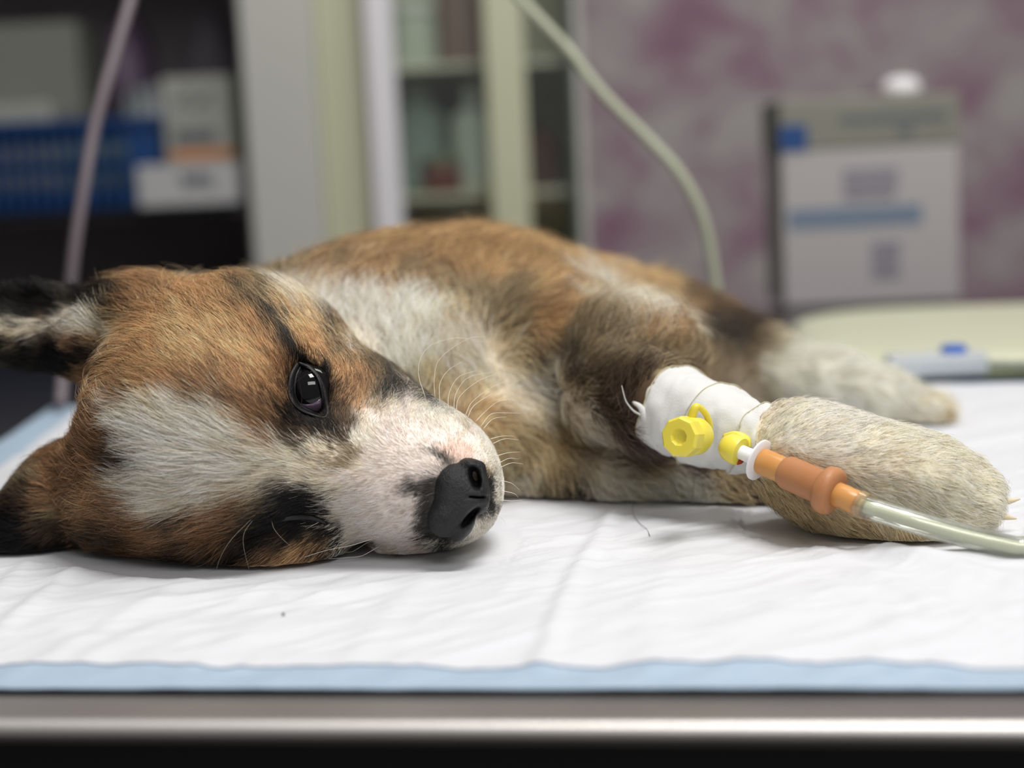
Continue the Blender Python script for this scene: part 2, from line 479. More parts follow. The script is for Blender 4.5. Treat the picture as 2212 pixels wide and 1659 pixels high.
# bandaged foreleg
ell(BODY, 1180, 760, 0.672, 150, 150, 0.035, -15, 0.018)
ell(BODY, 1365, 765, 0.640, 140, 100, 0.034, -12, 0.014)
chain(BODY, [(1300, 840, 0.615, 80), (1420, 872, 0.588, 70), (1540, 915, 0.570, 66), (1690, 955, 0.553, 56)], 0.010)
# lower foreleg
chain(LOW, [(1060, 1010, 0.650, 78), (1350, 1030, 0.628, 64), (1700, 1050, 0.604, 52)], 0.010)
# bandaged leg's paw
ell(PAW, 1790, 985, 0.552, 150, 92, 0.024, -12, 0.010)
ell(PAW, 1950, 1030, 0.548, 185, 100, 0.026, -16, 0.010)
ell(PAW, 1900, 1085, 0.556, 150, 62, 0.020, -8, 0.008)
ell(PAW, 1735, 1015, 0.563, 105, 95, 0.019, -20, 0.010)
ell(PAW, 1880, 1098, 0.552, 165, 80, 0.022, -10, 0.008)
ell(PAW, 1985, 1112, 0.544, 130, 72, 0.018, -4, 0.006)
ell(PAW, 1750, 938, 0.562, 75, 50, 0.020, -10, 0.010)
cap(PAW, (1960, 975, 0.560, 44), (2092, 1018, 0.558, 36), 0.006)
cap(PAW, (2010, 1000, 0.545, 50), (2128, 1058, 0.542, 38), 0.005)
cap(PAW, (2000, 1065, 0.537, 50), (2122, 1100, 0.535, 38), 0.005)
cap(PAW, (1960, 1110, 0.545, 46), (2080, 1132, 0.545, 32), 0.006)
# hind legs
chain(HIND, [(1440, 790, 0.815, 105), (1640, 795, 0.790, 74), (1800, 832, 0.770, 54), (1900, 862, 0.762, 48), (2015, 888, 0.757, 36)], 0.012)
chain(HIND, [(1560, 840, 0.80, 45), (1760, 868, 0.79, 36), (1950, 895, 0.785, 30)], 0.008)
# skull
ell(HEAD, 425, 930, 0.572, 225, 268, 0.054, 0, 0.02)
ell(HEAD, 555, 940, 0.566, 200, 222, 0.046, 0, 0.02)
ell(HEAD, 660, 797, 0.582, 225, 106, 0.038, -40, 0.02)
ell(HEAD, 855, 855, 0.580, 90, 42, 0.024, -36, 0.010)
ell(HEAD, 325, 690, 0.600, 105, 78, 0.030, 0, 0.015)
ell(HEAD, 500, 728, 0.592, 185, 78, 0.033, 0, 0.02)
ell(HEAD, 600, 1085, 0.572, 220, 115, 0.042, -4, 0.015)
ell(HEAD, 745, 862, 0.560, 70, 75, 0.020, -30, 0.012)
ell(HEAD, 610, 1188, 0.553, 150, 30, 0.016, 4, 0.004)                    # cheek fold on the pad
ell(HEAD, 285, 1050, 0.590, 112, 150, 0.035, 0, 0.02)
# muzzle
ell(MUZ, 880, 1030, 0.556, 190, 135, 0.032, -14, 0.016)
ell(MUZ, 975, 1040, 0.551, 98, 125, 0.030, 14, 0.010)
ell(MUZ, 905, 965, 0.556, 130, 85, 0.027, -22, 0.010)
cap(HEAD, (600, 970, 0.541, 70), (900, 1050, 0.538, 62), 0.016)
ell(MUZ, 890, 1172, 0.556, 100, 22, 0.014, 3, 0.004)                     # lower lip
# ears: a cupped upper one, a folded lower one
ell(EAR, 90, 705, 0.618, 205, 88, 0.026, -3, 0.006)
ell(EAR, 215, 730, 0.605, 75, 85, 0.026, -20, 0.015)
ell(EAR, 60, 648, 0.600, 185, 58, 0.019, -4, 0.004, sub=True)
ell(EAR, 70, 1150, 0.600, 190, 62, 0.026, 8, 0.010)
ell(EAR, 115, 1100, 0.606, 95, 66, 0.026, 30, 0.012)
ell(EAR, 165, 1050, 0.604, 85, 80, 0.028, 30, 0.02)
# dips
ell(-1, 560, 1158, 0.512, 150, 9, 0.022, 8, 0.006, sub=True)
ell(-1, 655, 1120, 0.516, 60, 26, 0.018, 8, 0.008, sub=True)
ell(-1, 770, 1195, 0.530, 45, 14, 0.03, 8, 0.004, sub=True)
FD0 = FD.copy()
def hit(px, py, fld=None, d0=0.485, d1=0.9):
    """first skin point along the ray of a pixel"""
    fld = FD0 if fld is None else fld
    for d in np.arange(d0, d1, 0.0006):
        q = ((pc(px, py, d) - lo) / HS); i = np.round(q).astype(int)
        if (i < 0).any() or (i >= nn).any(): continue
        if fld[tuple(i)] < 0: return d
    return d1
dN = hit(985, 1080)
ell(-1, 994, 1076, dN + 0.0005, 34, 64, 0.0090, -16, 0.003, sub=True)    # bed of the nose leather
ell(-1, 664, 842, 0.535, 34, 60, 0.030, 17, 0.0035, sub=True)            # eye opening
# flatten on the pad
PADZ = 0.0034
Zw = (camP[2] - T - PADZ) + gx[:, None, None] * cr_[2] - gy[None, :, None] * cu_[2] + gz[None, None, :] * cf_[2]
FD = np.maximum(FD, -Zw.astype(np.float32))

def surface_nets(FD, lo, h):
    s = FD < 0
    n = np.array(FD.shape) - 1
    cnt = np.zeros(tuple(n), np.int8)
    for dx in (0, 1):
        for dy in (0, 1):
            for dz in (0, 1):
                cnt += s[dx:dx + n[0], dy:dy + n[1], dz:dz + n[2]]
    act = (cnt > 0) & (cnt < 8)
    idx = np.argwhere(act); vid = np.full(tuple(n), -1, np.int32); vid[act] = np.arange(len(idx))
    acc = np.zeros((len(idx), 3)); num = np.zeros(len(idx))
    cor = [(a, b, c) for a in (0, 1) for b in (0, 1) for c in (0, 1)]
    for a in cor:
        for ax in range(3):
            if a[ax]: continue
            b_ = list(a); b_[ax] = 1
            fa = FD[idx[:, 0] + a[0], idx[:, 1] + a[1], idx[:, 2] + a[2]]
            fb = FD[idx[:, 0] + b_[0], idx[:, 1] + b_[1], idx[:, 2] + b_[2]]
            m = (fa < 0) != (fb < 0)
            t = fa[m] / (fa[m] - fb[m])
            p = np.tile(np.array(a, float), (m.sum(), 1)); p[:, ax] += t
            acc[m] += p; num[m] += 1
    P = lo + h * (idx + acc / num[:, None])
    Q = []
    for ax in range(3):
        b_, c_ = [(1, 2), (2, 0), (0, 1)][ax]
        sh = [slice(0, None)] * 3
        lo_s = [slice(None)] * 3; hi_s = [slice(None)] * 3
        lo_s[ax] = slice(0, -1); hi_s[ax] = slice(1, None)
        ch = s[tuple(lo_s)] != s[tuple(hi_s)]
        e = np.argwhere(ch)
        ok = (e[:, b_] > 0) & (e[:, c_] > 0) & (e[:, b_] < n[b_]) & (e[:, c_] < n[c_]); e = e[ok]
        inside = s[e[:, 0], e[:, 1], e[:, 2]]
        q = []
        for ob, oc in ((0, 0), (-1, 0), (-1, -1), (0, -1)):
            g = e.copy(); g[:, b_] += ob; g[:, c_] += oc
            q.append(vid[g[:, 0], g[:, 1], g[:, 2]])
        q = np.stack(q, 1)
        q[~inside] = q[~inside][:, ::-1]
        Q.append(q)
    return P, np.vstack(Q), idx

Pc, Qd, cells = surface_nets(FD, lo, HS)
grp = GR[cells[:, 0], cells[:, 1], cells[:, 2]]
Vw = cam2w(Pc)
# keep only the largest connected piece
par = np.arange(len(Vw))
for _ in range(200):
    m = par[Qd].min(1); new = par.copy()
    for j in range(4): np.minimum.at(new, Qd[:, j], m)
    new = new[new]
    if (new == par).all(): break
    par = new
lab, ct = np.unique(par, return_counts=True); big = lab[ct.argmax()]
keep = par == big; remap = np.cumsum(keep) - 1
Qd = remap[Qd[keep[Qd].all(1)]]; Vw = Vw[keep]; grp = grp[keep]
# a little smoothing
for _ in range(2):
    acc = np.zeros_like(Vw); num = np.zeros(len(Vw))
    for a, b_ in ((0, 1), (1, 2), (2, 3), (3, 0)):
        np.add.at(acc, Qd[:, a], Vw[Qd[:, b_]]); np.add.at(num, Qd[:, a], 1)
        np.add.at(acc, Qd[:, b_], Vw[Qd[:, a]]); np.add.at(num, Qd[:, b_], 1)
    Vw = Vw * 0.4 + 0.6 * acc / num[:, None]

def face_n(V, Q):
    return np.cross(V[Q[:, 2]] - V[Q[:, 0]], V[Q[:, 3]] - V[Q[:, 1]])
fn = face_n(Vw, Qd)
cen = Vw.mean(0)
# orientation: outward check by comparing to the field is costly; use signed volume
vol = np.einsum('ij,ij->i', Vw[Qd].mean(1) - cen, fn).sum()
if vol < 0: Qd = Qd[:, ::-1].copy(); fn = -fn
vn = np.zeros_like(Vw)
for j in range(4): np.add.at(vn, Qd[:, j], fn)
vn /= np.linalg.norm(vn, axis=1)[:, None] + 1e-12
print('puppy verts', len(Vw), 'faces', len(Qd))

# line of the bandage, needed by the coat
bp_ = [(1402, 872, .592, 64), (1425, 878, .588, 80), (1458, 888, .582, 92), (1496, 902, .577, 93), (1540, 920, .571, 88), (1590, 936, .565, 80), (1640, 950, .559, 70), (1672, 958, .556, 66)]
cp = smooth_path([U(x, y, d) for x, y, d, r in bp_], 110)
cr2 = np.interp(np.linspace(0, 7, 110), range(8), [r * d / F for x, y, d, r in bp_])
BAN_P, BAN_R = cp, cr2

# the pad is pressed flat where the puppy lies, then its two sheets are laid
FOOT = np.zeros((400, 250), bool)
lowv = Vw[Vw[:, 2] < T + 0.014] - E0
FOOT[np.clip(((lowv @ e1 + 0.5) / 0.003).astype(int), 0, 399), np.clip((lowv @ e2 / 0.003).astype(int), 0, 249)] = True
for sh_ in ((1, 0), (-1, 0), (0, 1), (0, -1)) * 2: FOOT |= np.roll(FOOT, sh_, (0, 1))
FOOT = FOOT.astype(float)
for _ in range(5):
    FOOT = (FOOT + np.roll(FOOT, 1, 0) + np.roll(FOOT, -1, 0) + np.roll(FOOT, 1, 1) + np.roll(FOOT, -1, 1)) / 5
FOOT = np.clip(FOOT * 1.6, 0, 1)
sheet('backing_sheet', PL, PR, PF, PB, 420, 300, 0.0, m_blue, 0.0, 0.0006)
sheet('white_top_sheet', PL + 0.022, PR - 0.02, WF, PB - 0.018, 560, 420, 0.0012, m_white, 0.0006, 0.0006)
# ------------------------------------------------------------------ coat colours (albedo, head underside darkened to paint in shade) and lie of the hair
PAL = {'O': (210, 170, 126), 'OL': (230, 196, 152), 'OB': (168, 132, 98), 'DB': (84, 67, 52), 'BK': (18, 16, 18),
       'W': (248, 240, 225), 'PW': (246, 233, 224), 'G': (70, 66, 62), 'CR': (238, 226, 206), 'GB': (154, 137, 108),
       'TN': (210, 190, 152), 'PK': (232, 206, 192), 'DP': (90, 72, 65), 'GW': (244, 242, 226), 'RB': (158, 118, 82), 'YW': (245, 237, 216),
       'BO': (212, 176, 128), 'BB': (186, 152, 110)}
headC = """245,622,BK 250,645,BK 235,662,BK 0,640,BK 60,625,BK 100,650,BK 180,640,BK 230,640,BK 60,670,BK 120,672,BK 20,690,BK 205,660,BK 250,655,DB 262,640,DB 100,690,DB
165,692,CR 190,698,W 215,706,CR 195,710,W 150,712,CR 100,716,CR 60,714,CR 20,710,CR -20,708,CR 240,708,W 250,700,TN 255,680,GB 230,680,BK 245,668,DB 30,724,TN 60,694,BK 20,695,BK 120,697,DB 60,733,BK 20,733,BK 100,730,DB 160,732,OB 210,735,TN
0,742,BK 60,760,BK 120,755,BK 180,752,BK 150,775,BK 190,770,BK 165,800,BK 120,790,BK 215,765,DB 200,740,OB 195,795,OB
275,620,DB 300,600,O 340,600,OB 380,640,O 330,630,OB 290,650,OB 450,600,O 500,590,O 540,590,O 585,605,GB 620,625,CR 655,650,CR 590,640,GB 540,650,GB 525,635,G 545,670,O 500,640,O
300,700,O 350,680,O 400,700,OL 450,670,O 480,720,OL 270,760,O 350,760,O 400,770,OL 450,790,OL 500,800,O 550,780,OL 590,740,O 560,700,O 520,760,OL
590,690,G 610,712,G 628,740,G 640,765,BK 570,665,GB 620,680,OL 660,700,OL 690,690,OL 720,730,OL 660,740,O 690,760,O 655,720,OL 740,740,OL 700,670,CR
720,710,G 738,745,G 760,765,GB 775,745,CR 790,775,GB 770,800,O 740,800,O 800,815,OB 820,800,GB 845,820,G 870,835,G 900,850,G 935,868,BK 880,830,GB 740,840,OB 770,860,OB 790,880,OB 830,850,G 860,860,G 810,870,GB 850,872,CR 900,872,CR 940,885,W
600,850,RB 580,820,O 610,800,RB 600,880,DB 620,900,BK 640,915,BK 680,930,BK 720,920,BK 645,785,BK 660,785,BK 700,810,BK 705,840,BK 708,870,BK 632,820,BK 628,850,BK 632,880,BK 720,860,DB 725,885,DB 700,905,BK 735,895,DB 700,950,DB 660,940,DB 750,940,DB 760,915,DB 790,905,CR 610,925,DB 580,905,OB 590,935,OB 640,955,DB
250,870,CR 270,900,CR 330,870,CR 390,880,W 450,905,W 300,930,W 350,950,W 420,950,W 500,930,W 530,960,CR 600,970,CR 360,1000,W 300,1040,CR 340,1050,W 440,1040,W 520,1000,W 560,1040,CR 640,1020,CR 620,990,YW 340,1080,CR 400,1080,CR 480,1070,CR 690,970,CR 720,975,CR 700,1030,CR
740,995,GB 770,1005,CR 755,985,GB 780,950,W
470,860,OB 420,850,OB 520,880,OB 560,900,OB 380,845,O 330,840,O 280,850,OB 350,865,TN 440,875,GB 500,900,CR 250,830,O 300,800,O 350,800,O 420,810,O 230,790,O 200,820,O
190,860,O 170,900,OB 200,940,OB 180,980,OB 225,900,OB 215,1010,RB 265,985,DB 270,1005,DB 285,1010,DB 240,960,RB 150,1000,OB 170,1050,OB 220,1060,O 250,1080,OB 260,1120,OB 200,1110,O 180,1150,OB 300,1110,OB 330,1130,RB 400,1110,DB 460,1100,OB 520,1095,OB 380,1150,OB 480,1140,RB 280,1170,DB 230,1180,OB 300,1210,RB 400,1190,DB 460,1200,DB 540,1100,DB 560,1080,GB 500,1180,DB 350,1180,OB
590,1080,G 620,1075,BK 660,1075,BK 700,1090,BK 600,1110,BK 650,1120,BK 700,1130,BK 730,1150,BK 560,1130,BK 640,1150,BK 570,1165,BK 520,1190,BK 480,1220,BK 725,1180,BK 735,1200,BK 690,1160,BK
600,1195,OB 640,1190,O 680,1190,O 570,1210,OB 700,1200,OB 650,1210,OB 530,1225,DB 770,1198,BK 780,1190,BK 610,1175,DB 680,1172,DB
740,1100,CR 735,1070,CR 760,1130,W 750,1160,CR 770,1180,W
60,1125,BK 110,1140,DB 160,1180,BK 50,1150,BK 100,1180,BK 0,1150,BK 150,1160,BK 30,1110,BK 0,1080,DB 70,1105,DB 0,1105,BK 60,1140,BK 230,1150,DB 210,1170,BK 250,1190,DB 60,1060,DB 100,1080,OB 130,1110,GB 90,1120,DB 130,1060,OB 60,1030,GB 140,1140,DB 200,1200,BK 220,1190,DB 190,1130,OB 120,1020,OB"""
muzC = """800,900,PW 860,885,PW 920,890,W 980,915,W 850,950,PW 900,940,PW 950,945,PW 1000,930,W 1040,960,W 1060,1000,W 1080,1040,W 1080,1080,W 1060,1120,W 1040,1150,W 1000,1180,W 940,1195,W
800,1000,PW 850,1020,PW 800,1060,PW 850,1100,PW 780,1120,PW 900,1010,PW 900,1080,PW 860,1150,PW 810,1160,PW 900,1170,PW 760,1080,PW 750,1030,PW 930,960,PW 880,1180,PW 960,970,PK 1005,985,PK 980,975,PK 940,1000,PW 905,1028,PW
905,1044,G 908,1052,G 900,1048,G 947,984,G 958,990,G 1050,1020,GB 1058,1050,BK 1055,1080,BK 1045,1100,G 1056,1036,BK 1064,1064,BK 1060,1096,BK 1075,1064,W 925,1140,G 935,1160,BK 960,1168,BK 985,1160,G 918,1115,G 930,1090,G 912,1130,G 895,1120,PW 1035,1000,PW 985,925,PW 1000,930,GB 1010,940,PW 940,1180,W
830,1190,PW 880,1190,PW 780,1190,GB 850,1205,GB 920,1190,PK 930,1060,G 938,1040,G
830,855,G 870,862,PW 935,868,G"""
bodyC = """560,590,GB 620,585,GB 680,560,BB 740,540,BB 800,515,BO 850,500,BB 900,480,BB 960,480,BO 1040,480,BO 1100,500,BO 1200,530,BO 1300,560,BO 1380,580,BO 1250,560,BB 820,560,BB 900,550,BB 1000,550,BB 1100,560,BB 1180,580,BB 700,590,GB 950,600,BB 870,600,GB
650,600,BB 700,615,BB 760,618,BB 830,620,BB 900,622,BB 640,640,CR 700,665,W 760,665,W 820,680,W 750,680,W 820,700,W 880,670,GW 850,740,W 900,700,GW 900,790,GW 930,750,CR 780,720,W 980,640,GB 1000,600,BB 1050,640,GB 1060,600,BO 1100,640,GB 1140,620,BO 1200,620,BB 1240,600,TN 1280,600,W 1300,640,W 1340,660,YW 1260,580,BO 1360,690,CR 1400,680,W 1450,690,CR
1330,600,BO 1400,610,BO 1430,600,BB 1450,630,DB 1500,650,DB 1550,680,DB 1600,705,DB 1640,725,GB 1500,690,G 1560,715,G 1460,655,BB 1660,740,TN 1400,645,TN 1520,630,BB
980,700,TN 1050,700,GB 1100,700,GB 1150,700,BB 1200,690,BB 1000,760,CR 1050,780,CR 1100,760,TN 1150,760,G 1180,790,CR 950,850,TN 980,820,CR 1050,840,YW 1100,860,CR 1150,850,CR 1120,820,W 1200,860,YW
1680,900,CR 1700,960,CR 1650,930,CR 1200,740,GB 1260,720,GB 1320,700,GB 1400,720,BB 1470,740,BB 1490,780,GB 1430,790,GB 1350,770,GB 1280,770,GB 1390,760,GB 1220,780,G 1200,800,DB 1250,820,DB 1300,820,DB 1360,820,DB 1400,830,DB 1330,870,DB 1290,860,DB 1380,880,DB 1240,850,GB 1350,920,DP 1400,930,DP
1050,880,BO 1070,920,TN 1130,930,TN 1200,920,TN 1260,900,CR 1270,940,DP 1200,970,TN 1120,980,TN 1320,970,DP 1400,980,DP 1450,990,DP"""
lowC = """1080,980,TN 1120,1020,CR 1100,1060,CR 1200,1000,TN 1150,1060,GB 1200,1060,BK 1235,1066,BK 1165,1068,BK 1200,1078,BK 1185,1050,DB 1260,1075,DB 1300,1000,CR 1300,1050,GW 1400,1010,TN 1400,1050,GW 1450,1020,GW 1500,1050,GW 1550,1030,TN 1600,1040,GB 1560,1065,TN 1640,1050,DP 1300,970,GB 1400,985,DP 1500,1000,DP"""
pawC = """1700,900,YW 1750,880,W 1850,900,W 1950,940,YW 2030,980,YW 2100,1030,YW 2150,1080,YW 1700,960,W 1800,960,W 1900,990,YW 2000,1030,YW 2080,1080,YW 2120,1120,YW 1700,1050,TN 1760,1080,TN 1850,1050,YW 1900,1080,YW 1980,1100,YW 1950,1150,TN 1850,1140,TN 1900,1165,TN 2050,1150,YW 1900,1010,CR 1920,995,CR 1880,1030,CR 1960,1060,CR 1660,980,YW 1660,1030,TN 2050,1050,YW 1990,960,YW"""
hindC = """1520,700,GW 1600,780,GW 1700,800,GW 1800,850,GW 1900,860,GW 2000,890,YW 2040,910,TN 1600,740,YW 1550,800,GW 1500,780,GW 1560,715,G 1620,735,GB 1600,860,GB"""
def parse(s):
    r = [q.split(',') for q in s.split()]
    return np.array([(float(a), float(b)) for a, b, c in r]), np.array([lin(PAL[c]) for a, b, c in r])
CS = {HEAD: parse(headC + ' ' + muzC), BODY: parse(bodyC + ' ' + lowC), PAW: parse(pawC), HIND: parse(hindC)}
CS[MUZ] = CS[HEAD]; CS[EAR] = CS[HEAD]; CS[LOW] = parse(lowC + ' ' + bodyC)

headD = """1000,900,70 1040,960,40 1080,1030,10 1085,1080,-5 1060,1130,-35 1020,1170,-65 960,1190,-100 950,940,95 900,900,95 870,870,75 1000,950,70 1050,1020,35 880,950,130 850,920,110 820,880,75 900,1000,160 850,1000,165 800,950,140 800,1000,165 750,980,160 860,1050,190 800,1060,190 880,1100,215 820,1120,220 760,1120,215 900,1150,235 860,1170,230 940,1110,225 760,1060,190
700,1000,172 650,1000,176 550,960,170 450,920,160 350,900,158 280,900,160 300,980,178 400,1010,180 500,1010,178 600,1040,182 450,1070,188 330,1070,190 260,1040,190
640,960,160 600,910,150 560,900,145 500,870,142 400,840,150 300,830,158 220,860,165 550,820,118 590,860,120 470,790,122 400,760,128 330,740,135 280,720,145 240,780,160 560,700,105 480,680,108 450,630,108 360,640,115 300,620,120 620,640,105 560,600,95 500,590,95 420,600,100
700,700,104 660,740,112 620,720,108 720,780,92 750,830,70 740,880,60 790,850,65 840,850,60 800,800,78 900,870,55 760,740,100 770,920,75 730,940,100 700,960,130
560,1090,195 500,1110,200 430,1120,208 360,1140,215 280,1130,215 230,1100,200 450,1190,228 350,1200,228 500,1180,225 260,1190,225 600,1195,232 560,1210,230 680,1195,238 700,1160,210 640,1110,190 700,1110,175 740,1110,200 760,1170,240 780,1195,215 850,1200,200 900,1195,200 600,1150,200
190,900,170 170,950,165 200,1000,185 150,1000,160 150,1060,190 60,620,130 120,620,110 180,620,100 60,660,160 150,660,155 100,700,170 170,700,172 220,700,168 250,690,160 250,665,135 230,640,125 60,740,185 130,760,195 180,790,205 190,740,172 0,714,178
60,1030,150 0,1080,160 60,1100,190 120,1120,195 50,1160,195 150,1180,200 100,1060,170 200,1150,210"""
bodyD = """560,590,100 640,580,95 700,550,80 800,510,70 900,470,62 1000,460,55 1100,490,45 1200,525,30 1300,550,15 1400,590,0 1500,640,-20 1600,700,-30 700,640,88 760,680,88 650,640,100 820,620,75 900,560,72 1000,560,68 1100,570,60 1200,600,60 850,740,92 900,700,86 1000,640,75 1100,650,55 950,800,105 1000,760,120 1050,820,150 1100,780,-30 1150,740,-40 1200,800,-20 1250,700,60 1300,640,80 1350,700,70 1450,740,70 1500,780,60 1280,800,10 1350,820,40 1400,840,60 1250,860,0 1100,900,-10 1200,930,0 1300,950,-10 1100,1000,-60 1400,980,-15"""
lowD = "1100,1000,-80 1200,1040,-60 1300,1040,-40 1400,1040,-30 1500,1040,-30 1600,1050,-20 1150,1080,-90"
pawD = "1700,900,30 1760,870,25 1850,895,40 1950,930,25 2050,980,10 2130,1040,-10 2170,1090,-20 1700,960,15 1800,980,10 1900,1020,-10 2000,1050,-15 2100,1100,-25 1750,1060,-30 1850,1110,-30 1950,1150,-50 2080,1140,-40 1680,1020,-20"
hindD = "1520,700,0 1600,780,-10 1700,800,-15 1800,850,-20 1950,880,-20 2040,910,-35 1550,740,20"
def parseD(s):
    r = [q.split(',') for q in s.split()]
    A = np.radians([float(q[2]) for q in r])
    return np.array([(float(a), float(b)) for a, b, c in r]), np.stack([np.cos(A), -np.sin(A)], 1)
DS = {HEAD: parseD(headD), BODY: parseD(bodyD + ' ' + lowD), PAW: parseD(pawD), HIND: parseD(hindD)}
DS[MUZ] = DS[HEAD]; DS[EAR] = DS[HEAD]; DS[LOW] = parseD(lowD + ' 1060,1010,-80')

lenS = np.array([(800, 900, 3.0), (900, 950, 2.6), (1000, 950, 2.8), (1080, 1050, 3.0), (1000, 1170, 3.5), (850, 1050, 3.0), (860, 1150, 4), (780, 1000, 4), (750, 1100, 6),
 (690, 800, 4), (630, 840, 3.5), (640, 910, 3), (700, 920, 3), (720, 850, 3.5), (600, 800, 6), (760, 800, 6), (850, 840, 7), (920, 870, 5), (600, 950, 8), (500, 950, 10), (400, 950, 11), (300, 950, 11),
 (450, 800, 9), (400, 700, 9), (300, 650, 11), (500, 620, 10), (600, 640, 10), (350, 600, 13), (200, 900, 10), (150, 1000, 12), (100, 1050, 13), (50, 1150, 8), (300, 1150, 11), (450, 1150, 11),
 (600, 1190, 8), (600, 1110, 5), (700, 1110, 5), (740, 1110, 7), (60, 640, 6), (100, 620, 7), (100, 690, 6), (180, 700, 10), (230, 690, 13), (60, 750, 6), (180, 780, 8), (850, 1200, 6)], float)

def idw(px, py, S, Vv, p=2.5, e=9.0, ch=20000):
    out = np.zeros((len(px), Vv.shape[1]))
    for i in range(0, len(px), ch):
        d2 = (px[i:i + ch, None] - S[None, :, 0]) ** 2 + (py[i:i + ch, None] - S[None, :, 1]) ** 2 + e * e
        w = d2 ** (-p); w /= w.sum(1)[:, None]; out[i:i + ch] = w @ Vv
    return out

def coat(P, g, jit=0.0, D=None):
    px, py, d = w2px(P)
    n1 = vnoise(P * 260, 31) - 0.5; n2 = vnoise(P * 260, 32) - 0.5
    px = px + n1 * 22; py = py + n2 * 22
    if jit:
        px = px + rng.normal(0, jit, len(px)); py = py + rng.normal(0, jit, len(px))
    if D is not None:
        s = rng.normal(0, 1, len(px)) * np.where(g == HEAD, 19, 6); px = px + D[:, 0] * s; py = py + D[:, 1] * s
    out = np.zeros((len(P), 3))
    for k in np.unique(g):
        m = g == k; S, Vv = CS[int(k)]
        out[m] = idw(px[m], py[m], S, Vv, 2.6 if k in (HEAD, MUZ, EAR) else 2.2, 7.0 if k in (HEAD, MUZ, EAR) else 18.0)
    return out

def fieldat(P, g, D, p=1.5, e=25):
    px, py, d = w2px(P); out = np.zeros((len(P), 2))
    for k in np.unique(g):
        m = g == k; S, Vv = D[int(k)]; out[m] = idw(px[m], py[m], S, Vv, p, e)
    return out

# ------------------------------------------------------------------ puppy objects
m_skin = bpy.data.materials.new('puppy skin and undercoat'); m_skin.use_nodes = True
nt = m_skin.node_tree; b = nt.nodes['Principled BSDF']; b.inputs['Roughness'].default_value = 0.8; b.inputs['Specular IOR Level'].default_value = 0.15
at = nt.nodes.new('ShaderNodeAttribute'); at.attribute_name = 'coat'; nt.links.new(at.outputs['Color'], b.inputs['Base Color'])
m_hair = bpy.data.materials.new('puppy hair'); m_hair.use_nodes = True
nt = m_hair.node_tree; b = nt.nodes['Principled BSDF']; b.inputs['Roughness'].default_value = 0.42; b.inputs['Specular IOR Level'].default_value = 0.35
at = nt.nodes.new('ShaderNodeAttribute'); at.attribute_name = 'coat'; nt.links.new(at.outputs['Color'], b.inputs['Base Color'])
tl_ = nt.nodes.new('ShaderNodeBsdfTranslucent'); nt.links.new(at.outputs['Color'], tl_.inputs['Color'])
mx = nt.nodes.new('ShaderNodeMixShader'); mx.inputs[0].default_value = 0.30
nt.links.new(b.outputs[0], mx.inputs[1]); nt.links.new(tl_.outputs[0], mx.inputs[2]); nt.links.new(mx.outputs[0], nt.nodes['Material Output'].inputs[0])

base = TP(1000, 1080)
pup = empty('puppy', (base[0], base[1], T + PADZ),
            'brown and white puppy lying on its side on the white pad, bandaged foreleg stretched out', 'puppy')
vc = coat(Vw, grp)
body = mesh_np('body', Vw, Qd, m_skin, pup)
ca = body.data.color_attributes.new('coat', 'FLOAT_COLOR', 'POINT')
ca.data.foreach_set('color', np.hstack([vc, np.ones((len(vc), 1))]).astype(np.float32).ravel())

